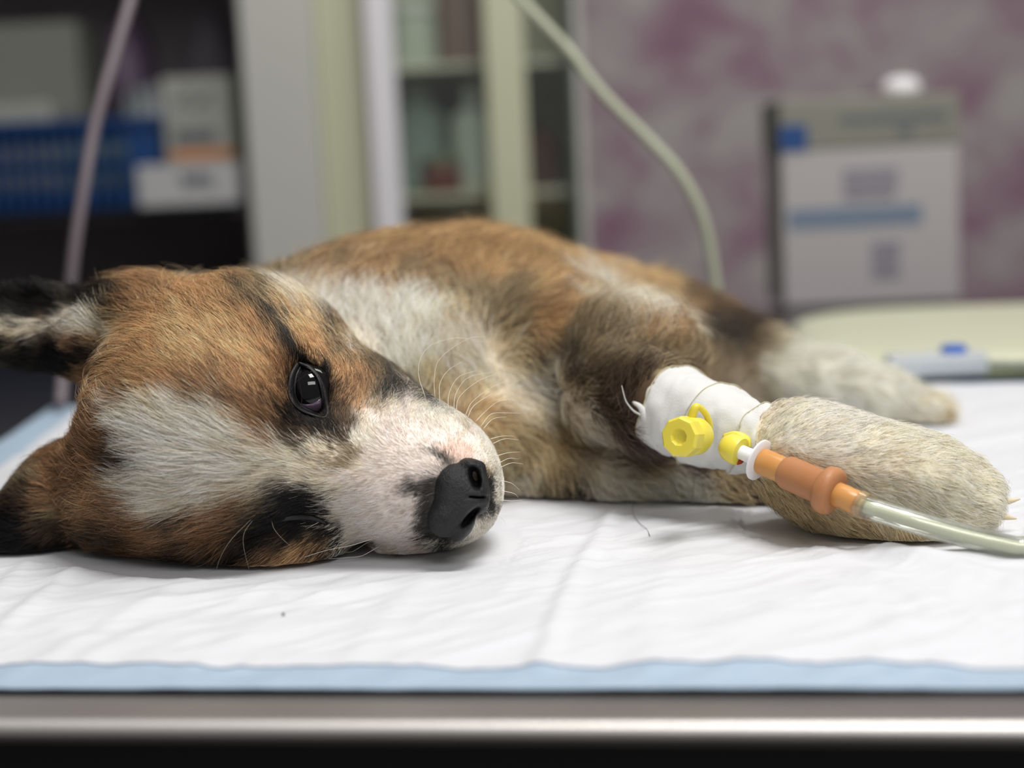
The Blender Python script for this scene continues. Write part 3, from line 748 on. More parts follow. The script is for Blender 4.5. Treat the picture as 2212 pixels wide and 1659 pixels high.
# ------------------------------------------------------------------ fur
FACE_K, BODY_K = 5.2e6, 1.7e6              # hairs per square metre on the side towards the camera
def make_fur(name, dens_scale=1.0):
    fc = Vw[Qd].mean(1); fnn = face_n(Vw, Qd); ar = 0.5 * np.linalg.norm(fnn, axis=1); fnn /= (2 * ar)[:, None] + 1e-15
    g = grp[Qd[:, 0]]
    px, py, d = w2px(fc)
    view = (camP - fc); view /= np.linalg.norm(view, axis=1)[:, None]
    facing = np.einsum('ij,ij->i', view, fnn)
    dens = np.where(np.isin(g, (HEAD, MUZ)), FACE_K, BODY_K)
    dens = np.where(g == MUZ, FACE_K * 2.0, dens)
    dens = np.where(g == EAR, FACE_K * 0.7, dens)
    dens = np.where(g == PAW, FACE_K * 0.8, dens)
    dens = np.where(facing < -0.15, dens * 0.13, dens)
    dens = np.where((px < -150) | (px > 2330), dens * 0.2, dens)
    # bare places: eye opening, nose leather, under the bandage, the flat underside
    c, s = math.cos(math.radians(17)), math.sin(math.radians(17))
    ex, ey = px - 666, py - 842; exr = ex * c - ey * s; eyr = ex * s + ey * c
    dens[((exr / 31) ** 2 + (eyr / 57) ** 2 < 1) & (facing > -0.2) & (g != BODY)] = 0
    nx, ny = px - 988, py - 1078; nxr = nx * c + ny * s; nyr = -nx * s + ny * c
    dens[((nxr / 47) ** 2 + (nyr / 80) ** 2 < 1) & (facing > -0.2) & np.isin(g, (MUZ, HEAD))] = 0
    dens[(fc[:, 2] < T + PADZ + 0.0012)] = 0
    near = (g != HIND) & (px > 1330) & (px < 1760) & (py > 760) & (py < 1080) & (d < 0.62)
    ni = np.where(near)[0]
    dd = np.linalg.norm(fc[ni][:, None] - BAN_P[None], axis=2); kk = dd.argmin(1)
    dens[ni[(dd.min(1) < BAN_R[kk] * 1.05) & (kk > 4) & (kk < 106)]] = 0
    cnt = rng.poisson(ar * dens * dens_scale)
    fi = np.repeat(np.arange(len(Qd)), cnt)
    q = Qd[fi]; u = rng.random(len(fi))[:, None]; v = rng.random(len(fi))[:, None]
    P = (Vw[q[:, 0]] * (1 - u) + Vw[q[:, 1]] * u) * (1 - v) + (Vw[q[:, 3]] * (1 - u) + Vw[q[:, 2]] * u) * v
    Nn = (vn[q[:, 0]] * (1 - u) + vn[q[:, 1]] * u) * (1 - v) + (vn[q[:, 3]] * (1 - u) + vn[q[:, 2]] * u) * v
    Nn /= np.linalg.norm(Nn, axis=1)[:, None]
    g = g[fi]; fac = facing[fi]
    n = len(P); print('hairs', n)
    D = fieldat(P, g, DS)
    D += (np.stack([vnoise(P * 120, 41), vnoise(P * 120, 42)], 1) - 0.5) * np.where(np.isin(g, (HEAD,)), 0.55, np.where(g == MUZ, 0.35, 1.0))[:, None]
    D += (np.stack([vnoise(P * 420, 43), vnoise(P * 420, 44)], 1) - 0.5) * np.where(np.isin(g, (HEAD, MUZ, PAW)), 0.30, 0.8)[:, None]
    D += rng.normal(0, 0.10, D.shape)
    D /= np.linalg.norm(D, axis=1)[:, None]
    T3 = D[:, 0:1] * cr_ - D[:, 1:2] * cu_
    T3 = T3 - Nn * np.einsum('ij,ij->i', T3, Nn)[:, None]
    tl = np.linalg.norm(T3, axis=1)[:, None]
    T3 = T3 / np.maximum(tl, 0.15)
    px, py, d = w2px(P)
    Ln = idw(px, py, lenS[:, :2], lenS[:, 2:3], 1.5, 30)[:, 0] * 0.001
    Ln = np.where(g == BODY, 0.013, Ln); Ln = np.where(g == HIND, 0.009, Ln); Ln = np.where(g == LOW, 0.011, Ln)
    Ln = np.where(g == PAW, 0.0046, Ln); Ln = np.where(g == MUZ, np.minimum(Ln * 0.8, 0.005), Ln)
    Ln = np.where((g == BODY) & (px > 1150) & (py > 740) & (py < 900), 0.010, Ln)
    Ln = np.where((g == EAR) & (px < 262), np.minimum(Ln, 0.0058), Ln)
    Ln = np.where(np.isin(g, (BODY, LOW)) & (px > 1590) & (py > 850) & (d < 0.62), 0.005, Ln)
    guard = rng.random(n) < 0.06
    Ln = Ln * rng.uniform(0.65, 1.15, n) * np.where(guard & (g != MUZ), 1.35, 1.0)
    lift = np.where(g == MUZ, 0.50, np.where(g == HEAD, 0.42, 0.62)) * rng.uniform(0.6, 1.4, n)
    lift = np.where(np.abs(fac) < 0.35, lift * 1.35, lift)
    K = 5
    ts = np.linspace(0, 1, K)
    side = np.cross(Nn, T3)
    curl = rng.normal(0, 0.10, n) * np.where(np.isin(g, (BODY, LOW)), 2.2, 1.0)
    # clump tips towards jittered cell centres
    cs = np.where(np.isin(g, (HEAD, MUZ, EAR)), 0.0016, np.where(g == PAW, 0.0013, 0.0042))[:, None]
    ci = np.floor(P / cs); cc = (ci + 0.5) * cs
    cj = np.stack([vnoise(ci * 7.31 + 0.37, 51), vnoise(ci * 5.17 + 0.71, 52), vnoise(ci * 3.91 + 0.13, 53)], 1) - 0.5
    pull = (cc + cj * cs - P); pull -= Nn * np.einsum('ij,ij->i', pull, Nn)[:, None]
    ck = np.where(g == HEAD, 0.45, np.where(g == MUZ, 0.15, np.where(g == PAW, 0.3, 0.55)))[:, None]
    pts = np.zeros((n, K, 3))
    for i, t in enumerate(ts):
        along = t * (1 - 0.12 * lift * (1 - t))
        up = lift * t * (1.0 - 0.62 * t)
        pts[:, i] = P - Nn * 0.0004 + Ln[:, None] * (T3 * along[:, None] + Nn * up[:, None] + side * (curl * t * t)[:, None]) + pull * ck * (t ** 1.5)
        pts[:, i, 2] = np.maximum(pts[:, i, 2], T + PADZ + 0.0006 + 0.0006 * t)
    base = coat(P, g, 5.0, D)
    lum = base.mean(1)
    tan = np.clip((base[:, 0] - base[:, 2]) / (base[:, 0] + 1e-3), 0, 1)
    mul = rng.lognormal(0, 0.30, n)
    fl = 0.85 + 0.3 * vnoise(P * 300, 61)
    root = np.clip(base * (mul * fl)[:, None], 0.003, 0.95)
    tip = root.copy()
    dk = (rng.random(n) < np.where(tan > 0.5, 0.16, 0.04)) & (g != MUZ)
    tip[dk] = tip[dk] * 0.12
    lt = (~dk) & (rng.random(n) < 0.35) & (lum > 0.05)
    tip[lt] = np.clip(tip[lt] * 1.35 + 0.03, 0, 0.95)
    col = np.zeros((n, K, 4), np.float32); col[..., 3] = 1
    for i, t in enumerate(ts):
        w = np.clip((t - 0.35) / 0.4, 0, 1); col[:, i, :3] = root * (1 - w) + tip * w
    rad0 = np.where(np.isin(g, (HEAD, MUZ, EAR)), 5.6e-5, np.where(g == PAW, 6.0e-5, 9.5e-5)) * rng.uniform(0.8, 1.25, n)
    rad0 = np.where(g == MUZ, rad0 * 0.75, rad0)
    rad0 = np.where(fac < -0.15, rad0 * 2.2, rad0)
    rad = rad0[:, None] * np.array([1.0, 1.0, 0.85, 0.6, 0.22])[None]
    hc = bpy.data.hair_curves.new(name)
    hc.add_curves([K] * n)
    hc.attributes['position'].data.foreach_set('vector', (pts.reshape(-1, 3) - np.array(pup.location)).astype(np.float32).ravel())
    ra = hc.attributes.get('radius') or hc.attributes.new('radius', 'FLOAT', 'POINT')
    ra.data.foreach_set('value', rad.astype(np.float32).ravel())
    a = hc.attributes.new('coat', 'FLOAT_COLOR', 'POINT')
    a.data.foreach_set('color', col.ravel())
    hc.materials.append(m_hair)
    o = bpy.data.objects.new(name, hc); C.objects.link(o); o.parent = pup
    return o
if not globals().get('NOFUR'):
    fur = make_fur('fur'); tag(fur, 'thick orange, white and black baby fur', kind='stuff')

# ------------------------------------------------------------------ eye
m_eye = mat('dark wet eyeball', L4(9, 7, 9), 0.04, spec=0.4, coat=0.15)
nt = m_eye.node_tree
m_lid = mat('black eyelid rim', L4(16, 14, 15), 0.42, spec=0.5, bump=(3500, 0.5, 0.0003))
m_third = mat('mauve third eyelid', L4(96, 78, 96), 0.12, spec=0.6, coat=0.6)
dE = hit(668, 845) 
print('eye depth', dE)
EY = [(650, 790), (640, 812), (636, 840), (641, 863), (654, 880), (674, 890), (692, 893), (697, 872), (695, 842), (686, 816), (670, 798)]
rE = 0.0100
ce = U(668, 846, dE + rE + 0.0010)
bm = bmesh.new(); bmesh.ops.create_uvsphere(bm, u_segments=48, v_segments=32, radius=rE)
me = bpy.data.meshes.new('eye'); bm.to_mesh(me); bm.free(); me.materials.append(m_eye)
me.polygons.foreach_set('use_smooth', np.ones(len(me.polygons), bool))
eye = bpy.data.objects.new('eye', me); C.objects.link(eye); eye.parent = pup
eye.location = tuple(ce - np.array(pup.location)); tag(eye, 'dark open eye with a lamp highlight')
def on_ball(px, py, r):
    v = cf_ + cr_ * (px - W / 2) / F - cu_ * (py - H / 2) / F
    oc = camP - ce; a = v @ v; b_ = oc @ v; c_ = oc @ oc - r * r; q = b_ * b_ - a * c_
    t = (-b_ - math.sqrt(q)) / a if q > 0 else -b_ / a
    return camP + v * t
loop = [on_ball(x, y, rE + 0.0004) for x, y in EY]
lp = smooth_path(loop + loop[:1], 72)
hw = [0.00045 + 0.00015 * math.sin(i * 0.26) for i in range(72)]
V, Fc = tube(lp, hw, 10); lid = mesh_np('eyelid_rim', V, Fc, m_lid, eye)
EYc = np.array(EY).mean(0)
outer = []
for x, y in EY:
    qx, qy = EYc + (np.array((x, y)) - EYc) * np.array((1.46, 1.17)); outer.append(U(qx, qy, min(hit(qx, qy), dE + 0.006) + 0.0003))
op_ = smooth_path(outer + outer[:1], 72); mid = (lp + op_) / 2 - cf_ * 0.0004
V = np.vstack([lp, mid, op_]); Fc = [(i + 72 * k, i + 1 + 72 * k, i + 1 + 72 * (k + 1), i + 72 * (k + 1)) for i in range(71) for k in (0, 1)]
o = mesh_np('eyelid', V, Fc, m_lid, pup); so = o.modifiers.new('thick', 'SOLIDIFY'); so.thickness = 0.0004; so.offset = 0
# third eyelid: a thin mauve membrane following the ball at the inner corner
ring = [(650, 872), (662, 874), (675, 872), (686, 866), (697, 858), (697, 880), (693, 894), (675, 892), (658, 884)]
cn = (677, 880); V = [on_ball(*cn, rE + 0.00035)]
for x, y in ring: V.append(on_ball((x + cn[0]) / 2, (y + cn[1]) / 2, rE + 0.00035))
for x, y in ring: V.append(on_ball(x, y, rE + 0.0002))
nr = len(ring); Fc = [(0, 1 + (i + 1) % nr, 1 + i) for i in range(nr)] + [(1 + i, 1 + (i + 1) % nr, 1 + nr + (i + 1) % nr, 1 + nr + i) for i in range(nr)]
o = mesh_np('third_eyelid', V, Fc, m_third, eye); so = o.modifiers.new('thick', 'SOLIDIFY'); so.thickness = 0.0003
# tear gland bead in the inner corner
tr = [on_ball(690, 893, rE), on_ball(700, 902, rE), U(713, 906, dE + 0.0035), U(724, 908, dE + 0.005)]
V, Fc = tube(smooth_path(tr, 16), [0.0006 + 0.0006 * math.sin(i / 15 * math.pi) for i in range(16)], 10)
mesh_np('tear_duct', V, Fc, mat('wet grey tear duct', L4(72, 64, 62), 0.12, spec=0.7, coat=0.5, bump=(4000, 0.6, 0.0003)), pup)
# lower, closed eye: the lid line in the shaded side
dl = [hit(x, y) for x, y in ((590, 1128), (630, 1118), (670, 1118), (705, 1130))]
V, Fc = tube(smooth_path([U(x, y, d - 0.0002) for (x, y), d in zip(((590, 1128), (630, 1118), (670, 1118), (705, 1130)), dl)], 20),
             [0.0004 + 0.0007 * math.sin(i / 19 * math.pi) for i in range(20)], 8)
mesh_np('closed_eyelid', V, Fc, m_lid, pup)

# ------------------------------------------------------------------ nose leather (its own finer field)
def small_field(lo2, hi2, h, fn_):
    n = np.ceil((hi2 - lo2) / h).astype(int)
    X = (lo2[0] + h * np.arange(n[0]))[:, None, None]; Y = (lo2[1] + h * np.arange(n[1]))[None, :, None]; Z = (lo2[2] + h * np.arange(n[2]))[None, None, :]
    return fn_(X, Y, Z)
def E(X, Y, Z, px, py, d, a, b, c, ang):
    o = pc(px, py, d); a = a / F * d; b = b / F * d; X = X - o[0]; Y = Y - o[1]; Z = Z - o[2]
    t = math.radians(ang); x = X * math.cos(t) - Y * math.sin(t); y = X * math.sin(t) + Y * math.cos(t)
    k0 = np.sqrt((x / a) ** 2 + (y / b) ** 2 + (Z / c) ** 2); k1 = np.sqrt((x / a ** 2) ** 2 + (y / b ** 2) ** 2 + (Z / c ** 2) ** 2) + 1e-6
    return k0 * (k0 - 1) / k1
def smin(a, b, k):
    h = np.clip(0.5 + 0.5 * (b - a) / k, 0, 1); return b * (1 - h) + a * h - k * h * (1 - h)
def nosef(X, Y, Z):
    d0 = dN + 0.0035
    f = E(X, Y, Z, 975, 1050, d0, 40, 50, 0.0075, -14)
    f = smin(f, E(X, Y, Z, 965, 1112, d0, 40, 50, 0.0070, -20), 0.004)
    f = smin(f, E(X, Y, Z, 1005, 1078, d0, 40, 62, 0.0072, -18), 0.004)
    f = smin(f, E(X, Y, Z, 1042, 1036, d0 + 0.0020, 12, 33, 0.0052, 8), 0.002)   # upper nostril wing
    f = smin(f, E(X, Y, Z, 1020, 1003, d0 + 0.0012, 24, 12, 0.0052, -20), 0.003)
    f = smin(f, E(X, Y, Z, 1000, 1145, d0 + 0.001, 32, 16, 0.0050, 48), 0.002)   # lower nostril wing
    f = smin(f, E(X, Y, Z, 1044, 1080, d0 + 0.003, 13, 26, 0.0045, 0), 0.003)
    f = -smin(-f, E(X, Y, Z, 1026, 1034, dN - 0.002, 12, 27, 0.0095, 14), 0.0012)       # nostrils
    f = -smin(-f, E(X, Y, Z, 1016, 1118, dN - 0.002, 9, 30, 0.0080, -42), 0.0012)
    f = -smin(-f, E(X, Y, Z, 1038, 1076, dN - 0.003, 26, 2.5, 0.0060, -6), 0.0010)      # groove between
    n = vnoise(np.stack(np.broadcast_arrays(X * 1500, Y * 1500, Z * 1500), -1), 71)
    return f + (n - 0.5) * 0.00022
HN = 0.00042
c = pc(990, 1080, dN + 0.003); lo2 = c - np.array([0.012, 0.0165, 0.011]); hi2 = c + np.array([0.012, 0.0165, 0.009])
f2 = small_field(lo2, hi2, HN, nosef)
P2, Q2, _ = surface_nets(f2, lo2, HN); V2 = cam2w(P2)
fn2 = face_n(V2, Q2); vol = np.einsum('ij,ij->i', V2[Q2].mean(1) - V2.mean(0), fn2).sum()
if vol < 0: Q2 = Q2[:, ::-1].copy()
m_nose = mat('dark grey nose leather', L4(19, 18, 19), 0.40, spec=0.45, noise=(200, L4(40, 40, 42), 0.22), bump=(1900, 0.8, 0.0007))
o = mesh_np('nose', V2, Q2, m_nose, pup); tag(o, 'dark grey nose with two nostrils')

# ------------------------------------------------------------------ whiskers, brow hairs, claws
m_wh = mat('pale whisker', L4(236, 230, 214), 0.3, spec=0.6)
m_bh = mat('dark whisker', L4(70, 62, 58), 0.3, spec=0.6)
def whisker(pts, m=m_wh, r=0.00011, name='whisker', d0=None, dd=0.0):
    d = (d0 if d0 is not None else min(hit(*pts[0]), 0.575)) + 0.0004
    n = len(pts)
    P = smooth_path([U(x, y, d + dd * i / (n - 1)) for i, (x, y) in enumerate(pts)], 14)
    P[:, 2] = np.maximum(P[:, 2], T + PADZ + 0.001)
    V, Fc = tube(P, np.linspace(r, r * 0.25, 14), 6)
    return mesh_np(name, V, Fc, m, pup)
for p in [[(921, 865), (903, 800), (925, 750), (985, 730), (1040, 738)], [(940, 862), (938, 820), (950, 775), (1010, 732), (1052, 728)],
          [(950, 872), (950, 830), (968, 800), (1000, 780)], [(968, 884), (970, 850), (990, 815), (1030, 800)], [(980, 888), (985, 850), (1012, 815), (1065, 804)],
          [(985, 892), (992, 858), (1030, 825), (1075, 806)], [(1005, 898), (1020, 868), (1060, 838), (1095, 822)], [(1010, 902), (1025, 875), (1068, 848), (1125, 820)],
          [(1028, 910), (1045, 892), (1075, 868), (1110, 862)], [(1038, 922), (1060, 895), (1090, 892), (1125, 893)], [(1045, 925), (1065, 905), (1095, 900)],
          [(1060, 948), (1085, 942), (1110, 942)], [(1065, 958), (1090, 948), (1120, 950)], [(1072, 985), (1098, 978), (1125, 976)], [(1078, 1000), (1100, 990), (1122, 992)],
          [(1080, 1010), (1105, 1000), (1130, 1002)], [(1082, 1038), (1105, 1044), (1122, 1058)], [(1084, 1060), (1110, 1066), (1120, 1075)], [(1082, 1080), (1105, 1082), (1128, 1080)],
          [(1070, 1110), (1085, 1120), (1092, 1132)]]:
    whisker(p, d0=hit(p[0][0] - 14, p[0][1] + 8) - 0.001, dd=0.006)
for p in [[(815, 1160), (760, 1178), (700, 1190), (600, 1222), (540, 1232)], [(800, 1168), (768, 1188), (735, 1210), (712, 1222)], [(795, 1172), (760, 1195), (715, 1222)], [(820, 1180), (770, 1206), (700, 1226)]]:
    whisker(p, r=0.00012, d0=hit(*p[0]) - 0.002, dd=-0.002)
m_w2 = mat('grey whisker', L4(150, 140, 122), 0.4)
for p in [[(542, 1122), (500, 1165), (478, 1200), (466, 1234)], [(545, 1125), (528, 1150), (526, 1180), (538, 1230)], [(585, 1118), (592, 1142), (608, 1162), (630, 1182)]]:
    whisker(p, m=m_w2, r=0.00009, d0=hit(*p[0]) - 0.001, dd=-0.001)
for p in [[(617, 890), (620, 860), (640, 825), (673, 802)], [(625, 896), (645, 885), (652, 860), (644, 812)], [(595, 845), (605, 790), (625, 750), (680, 705)]]:
    whisker(p, m=m_bh, r=0.00007, name='brow_whisker', d0=dE - 0.003)
m_claw = mat('pale horn claw', L4(216, 202, 172), 0.35, spec=0.5, sss=0.2, sss_scale=0.002)
for p, dd in [([(2092, 1012), (2122, 1002), (2144, 1006)], 0.556), ([(2140, 1074), (2172, 1083), (2204, 1078)], 0.541), ([(2136, 1104), (2166, 1115), (2196, 1121)], 0.535), ([(2020, 925), (2040, 934), (2048, 946)], 0.566)][:3]:
    P = smooth_path([U(x, y, dd) for x, y in p], 12); V, Fc = tube(P, [0.0015 * (1 - (i / 11) ** 1.8) + 0.0002 for i in range(12)], 10)
    mesh_np('claw', V, Fc, m_claw, pup)
# ------------------------------------------------------------------ bandage round the foreleg
m_ban = mat('white elastic bandage', L4(214, 214, 212), 0.8, spec=0.2, bump=(1600, 0.35, 0.0004), sheen=0.2)
m_edge = mat('yellowed bandage edge', L4(196, 188, 156), 0.8, bump=(2000, 0.4, 0.0003))
bpos = empty('leg_bandage', U(1540, 920, .571), 'white elastic bandage wrapped around the puppy foreleg above the paw', 'bandage')
Tn, Nn_, Bn_ = frames(cp)
SEG = 120; an = np.linspace(0, 2 * math.pi, SEG, endpoint=False)
s_ = np.linspace(0, 1, 110)[:, None]; A_ = an[None, :]
TURN = 3.4
def wrap_phase(s, a): return s * TURN + a / (2 * math.pi) + 0.10 * np.sin(a * 2 + 1.3) + 0.05 * np.sin(a * 3 + s * 6)
ph = wrap_phase(s_, A_) % 1.0
R_ = cr2[:, None] * (1 + 0.0 * A_) + 0.0016 * (1 - ph) + 0.0034 * (vnoise(np.stack([s_ * 5 + 0 * A_, np.cos(A_) * 1.6 + 0 * s_, np.sin(A_) * 1.6 + 0 * s_], -1), 81) - 0.5) \
    + 0.0012 * (vnoise(np.stack([s_ * 26 + 0 * A_, np.cos(A_) * 3 + 0 * s_, np.sin(A_) * 3 + 0 * s_], -1), 82) - 0.5)
V = cp[:, None] + R_[..., None] * (np.cos(A_)[..., None] * Nn_[:, None] + np.sin(A_)[..., None] * Bn_[:, None])
rings = [cp[0] + (V[0] - cp[0]) * 0.80 + Tn[0] * 0.002] + list(V) + [cp[-1] + (V[-1] - cp[-1]) * 0.82 - Tn[-1] * 0.002]
V = np.array(rings).reshape(-1, 3); i = np.arange(len(rings) * SEG).reshape(len(rings), SEG); j = np.roll(i, -1, 1)
mesh_np('wrap', V, np.stack([i[:-1], j[:-1], j[1:], i[1:]], -1).reshape(-1, 4), m_ban, bpos)
def on_band(s, a, lift=0.0):
    k = min(int(s * 109), 108); q = s * 109 - k
    c_ = cp[k] * (1 - q) + cp[k + 1] * q; r = np.interp(s, np.linspace(0, 1, 110), cr2) + 0.0016 * (1 - wrap_phase(s, a) % 1.0) + lift
    return c_ + r * (math.cos(a) * Nn_[k] + math.sin(a) * Bn_[k])
for turn in range(1, 5):                      # the visible edge of every turn
    pts = []
    for a in np.linspace(0, 2 * math.pi, 160):
        s = (turn - (wrap_phase(0.0, a))) / TURN
        for _ in range(4): s = (turn - (wrap_phase(s, a) - s * TURN)) / TURN
        if 0.01 < s < 0.99: pts.append(on_band(s + 0.004, a, 0.0002 + 0.0034 * (float(vnoise(np.array([[s * 5, math.cos(a) * 1.6, math.sin(a) * 1.6]]), 81)[0]) - 0.5) + 0.0012 * (float(vnoise(np.array([[s * 26, math.cos(a) * 3, math.sin(a) * 3]]), 82)[0]) - 0.5)))
    if len(pts) > 20:
        V, Fc = tube(pts, 0.0002, 5); mesh_np('tape_edge', V, Fc, m_edge, bpos)
V, Fc = tube(smooth_path([U(1384, 896, .572), U(1368, 887, .570), U(1353, 868, .568), U(1347, 850, .567), U(1343, 833, .567)], 20), np.linspace(0.0004, 0.00012, 20), 6)
mesh_np('frayed_thread', V, Fc, m_ban, bpos)
V, Fc = tube(smooth_path([U(1366, 868, .573), U(1384, 880, .572), U(1394, 902, .5725), U(1402, 926, .575)], 16), [0.0003, .0006, .0008, .0009, .0010, .0011, .0012, .0013, .0014, .0015, .0015, .0014, .0013, .0011, .0008, .0005], 10)
mesh_np('loose_flap', V, Fc, m_ban, bpos)

# ------------------------------------------------------------------ catheter with its yellow cap
m_yel = mat('yellow plastic', L4(232, 217, 84), 0.32, spec=0.5, sss=0.25, sss_scale=0.003)
m_blood = mat('dried blood', L4(170, 60, 20), 0.25)
cath = empty('iv_catheter', U(1500, 940, .545), 'yellow intravenous catheter hub with hanging yellow cap, taped into the bandage', 'catheter')
a0 = U(1466, 944, .5300); a1 = U(1514, 941, .5440)
lathe(a0, a1, [(0.0014, 0.0014), (0.0012, 0.0022), (0.0, 0.0030), (0.0, 0.0060), (0.0009, 0.0068), (0.0055, 0.0068), (0.0065, 0.0060)], m_yel, 'cap', cath, sides=9); capo = [o for o in cath.children if o.name.startswith('cap')][0]
lathe(a0, a1, [(0.0058, 0.0055), (0.0068, 0.0062), (0.0125, 0.0064), (0.0150, 0.0055), (0.0158, 0.003)], m_yel, 'cap_skirt', cath)
V, Fc = tube(smooth_path([U(1490, 925, .541), U(1494, 900, .539), U(1503, 880, .538), U(1514, 882, .539), U(1527, 898, .541), U(1532, 918, .543), U(1526, 942, .545)], 40), np.interp(np.linspace(0, 1, 40), [0, .35, .45, .75, 1], [.0017, .0014, .0010, .0011, .0017]), 12)
mesh_np('cap_strap', V, Fc, m_yel, capo)
A = U(1600, 976, .5430); B = U(1860, 1090, .5158); LN = np.linalg.norm(B - A); dr = (B - A) / LN
lathe(A - dr * 0.006, B, [(-0.002, 0.001), (-0.001, 0.0032), (0.001, 0.0046), (0.0045, 0.0051), (0.0060, 0.0047), (0.0062, 0.0030)], m_yel, 'hub', cath)
V, Fc = tube(smooth_path([U(1566, 945, .552), U(1590, 940, .549), U(1612, 950, .548), U(1614, 966, .548)], 20), 0.0014, 10)
mesh_np('hub_wing', V, Fc, m_yel, cath)
V, Fc = tube(smooth_path([U(1576, 988, .5455), U(1586, 995, .5448), U(1598, 995, .5448), U(1606, 990, .5455)], 14), [0.0006 + 0.0008 * math.sin(i / 13 * math.pi) for i in range(14)], 8)
mesh_np('blood_smear', V, Fc, m_blood, cath)

# ------------------------------------------------------------------ infusion line plugged into the catheter
m_wpl = mat('white hard plastic', L4(240, 240, 244), 0.3, spec=0.5, sss=0.2, sss_scale=0.002)
m_or = mat('amber rubber', L4(210, 154, 92), 0.30, spec=0.45, sss=0.3, sss_scale=0.004, noise=(90, L4(202, 144, 82), 0.3))
m_or2 = mat('darker amber rubber', L4(186, 132, 92), 0.42, spec=0.35, sss=0.25, sss_scale=0.004, noise=(90, L4(178, 122, 82), 0.3))
def clear(name, tint, dif, wd=0.18, wg=0.10):
    m = bpy.data.materials.new(name); m.use_nodes = True; nt = m.node_tree; nt.nodes.clear(); N = nt.nodes.new
    ou = N('ShaderNodeOutputMaterial'); t = N('ShaderNodeBsdfTransparent'); t.inputs[0].default_value = tint
    g = N('ShaderNodeBsdfGlossy'); g.inputs['Roughness'].default_value = 0.07
    d = N('ShaderNodeBsdfDiffuse'); d.inputs[0].default_value = dif
    a = N('ShaderNodeMixShader'); a.inputs[0].default_value = wd; b_ = N('ShaderNodeMixShader')
    lw = N('ShaderNodeLayerWeight'); lw.inputs['Blend'].default_value = 0.35
    mr = N('ShaderNodeMapRange'); mr.inputs[3].default_value = wg * 0.4; mr.inputs[4].default_value = 0.75
    L = nt.links.new; L(lw.outputs['Fresnel'], mr.inputs[0]); L(mr.outputs[0], b_.inputs[0])
    L(t.outputs[0], a.inputs[1]); L(d.outputs[0], a.inputs[2]); L(a.outputs[0], b_.inputs[1]); L(g.outputs[0], b_.inputs[2]); L(b_.outputs[0], ou.inputs[0])
    return m
m_clear = clear('clear soft tubing', (0.97, 0.98, 0.95, 1), L4(226, 230, 212))
m_fluid = mat('infusion fluid', L4(206, 208, 184), 0.2, trans=0.0, ior=1.34)
m_collar = clear('clear amber collar', (0.98, 0.92, 0.80, 1), L4(236, 206, 160), 0.3)
inf = empty('infusion_line', A, 'clear infusion line with amber rubber injection port running off past the paw', 'tube')
lathe(A, B, [(-0.003, 0.0020), (-0.003, 0.0024), (0.15 * LN, 0.0026)], m_wpl, 'luer_tip', inf)
lathe(A, B, [(0.145 * LN, 0.0030), (0.15 * LN, 0.0066), (0.155 * LN, 0.0071), (0.168 * LN, 0.0071), (0.175 * LN, 0.0064), (0.18 * LN, 0.003)], m_wpl, 'luer_flange', inf)
lathe(A, B, [(0.172 * LN, 0.0030), (0.175 * LN, 0.0042), (0.19 * LN, 0.0045), (0.37 * LN, 0.0044), (0.42 * LN, 0.0044)], m_or, 'rubber_sleeve', inf)
lathe(A, B, [(0.36 * LN, 0.0044), (0.385 * LN, 0.0052), (0.41 * LN, 0.0056), (0.66 * LN, 0.0057), (0.68 * LN, 0.0062), (0.695 * LN, 0.0074), (0.72 * LN, 0.0079),
             (0.755 * LN, 0.0080), (0.785 * LN, 0.0076), (0.80 * LN, 0.0066), (0.805 * LN, 0.0044)], m_or2, 'rubber_port', inf, seg=40)
lathe(A, B, [(0.79 * LN, 0.0037), (0.80 * LN, 0.0040), (0.985 * LN, 0.0039), (0.995 * LN, 0.0036)], m_or, 'rubber_nose', inf)
lathe(A, B, [(0.975 * LN, 0.0041), (0.98 * LN, 0.0044), (1.035 * LN, 0.0043), (1.04 * LN, 0.0039), (1.04 * LN, 0.0034)], m_collar, 'clear_collar', inf)
tp_ = [B - dr * 0.003, B + dr * 0.003, U(1905, 1106, .5125), U(1970, 1126, .5090), U(2060, 1152, .5065), U(2160, 1176, .505), U(2270, 1197, .505), U(2420, 1215, .51), U(2700, 1180, .53)]
P = smooth_path(tp_, 90); P[:, 2] = np.maximum(P[:, 2], T + 0.0068)
V, Fc = tube(P, 0.0036, 24); mesh_np('tube', V, Fc, m_clear, inf)
V, Fc = tube(P[2:-1], 0.0021, 16); mesh_np('fluid', V, Fc, m_fluid, inf)

# hanging tubes behind the puppy
m_pinkt = mat('greyish pink tubing', L4(122, 112, 118), 0.35, spec=0.4, sss=0.2)
m_greent = mat('pale green clear tubing', L4(186, 190, 168), 0.25, spec=0.5, trans=0.25, ior=1.3)
V, Fc = tube(smooth_path([U(345, -180, .99), U(300, -60, .98), U(270, 40, .97), U(232, 170, .96), U(203, 280, .955), U(182, 400, .95), U(163, 520, .95), U(152, 620, .955), U(140, 760, .965), TP(131, 872, T + 0.0085)], 70), 0.0033, 14)
o = mesh_np('hanging_tube', V, Fc, m_pinkt); tag(o, 'greyish pink tube hanging down behind the raised ear', 'tube')
V, Fc = tube(smooth_path([U(960, -190, .97), U(1060, -80, .97), U(1140, 15, .96), U(1225, 105, .955), U(1300, 200, .95), U(1395, 295, .945), U(1465, 370, .94), U(1510, 450, .94), U(1535, 540, .945), U(1549, 640, .95), TP(1556, 730, T + 0.055)[:3] * 0 + U(1556, 720, .955)], 80), 0.0032, 14)
o = mesh_np('drip_tube', V, Fc, m_greent); tag(o, 'pale green drip tube curving down behind the puppy back', 'tube')

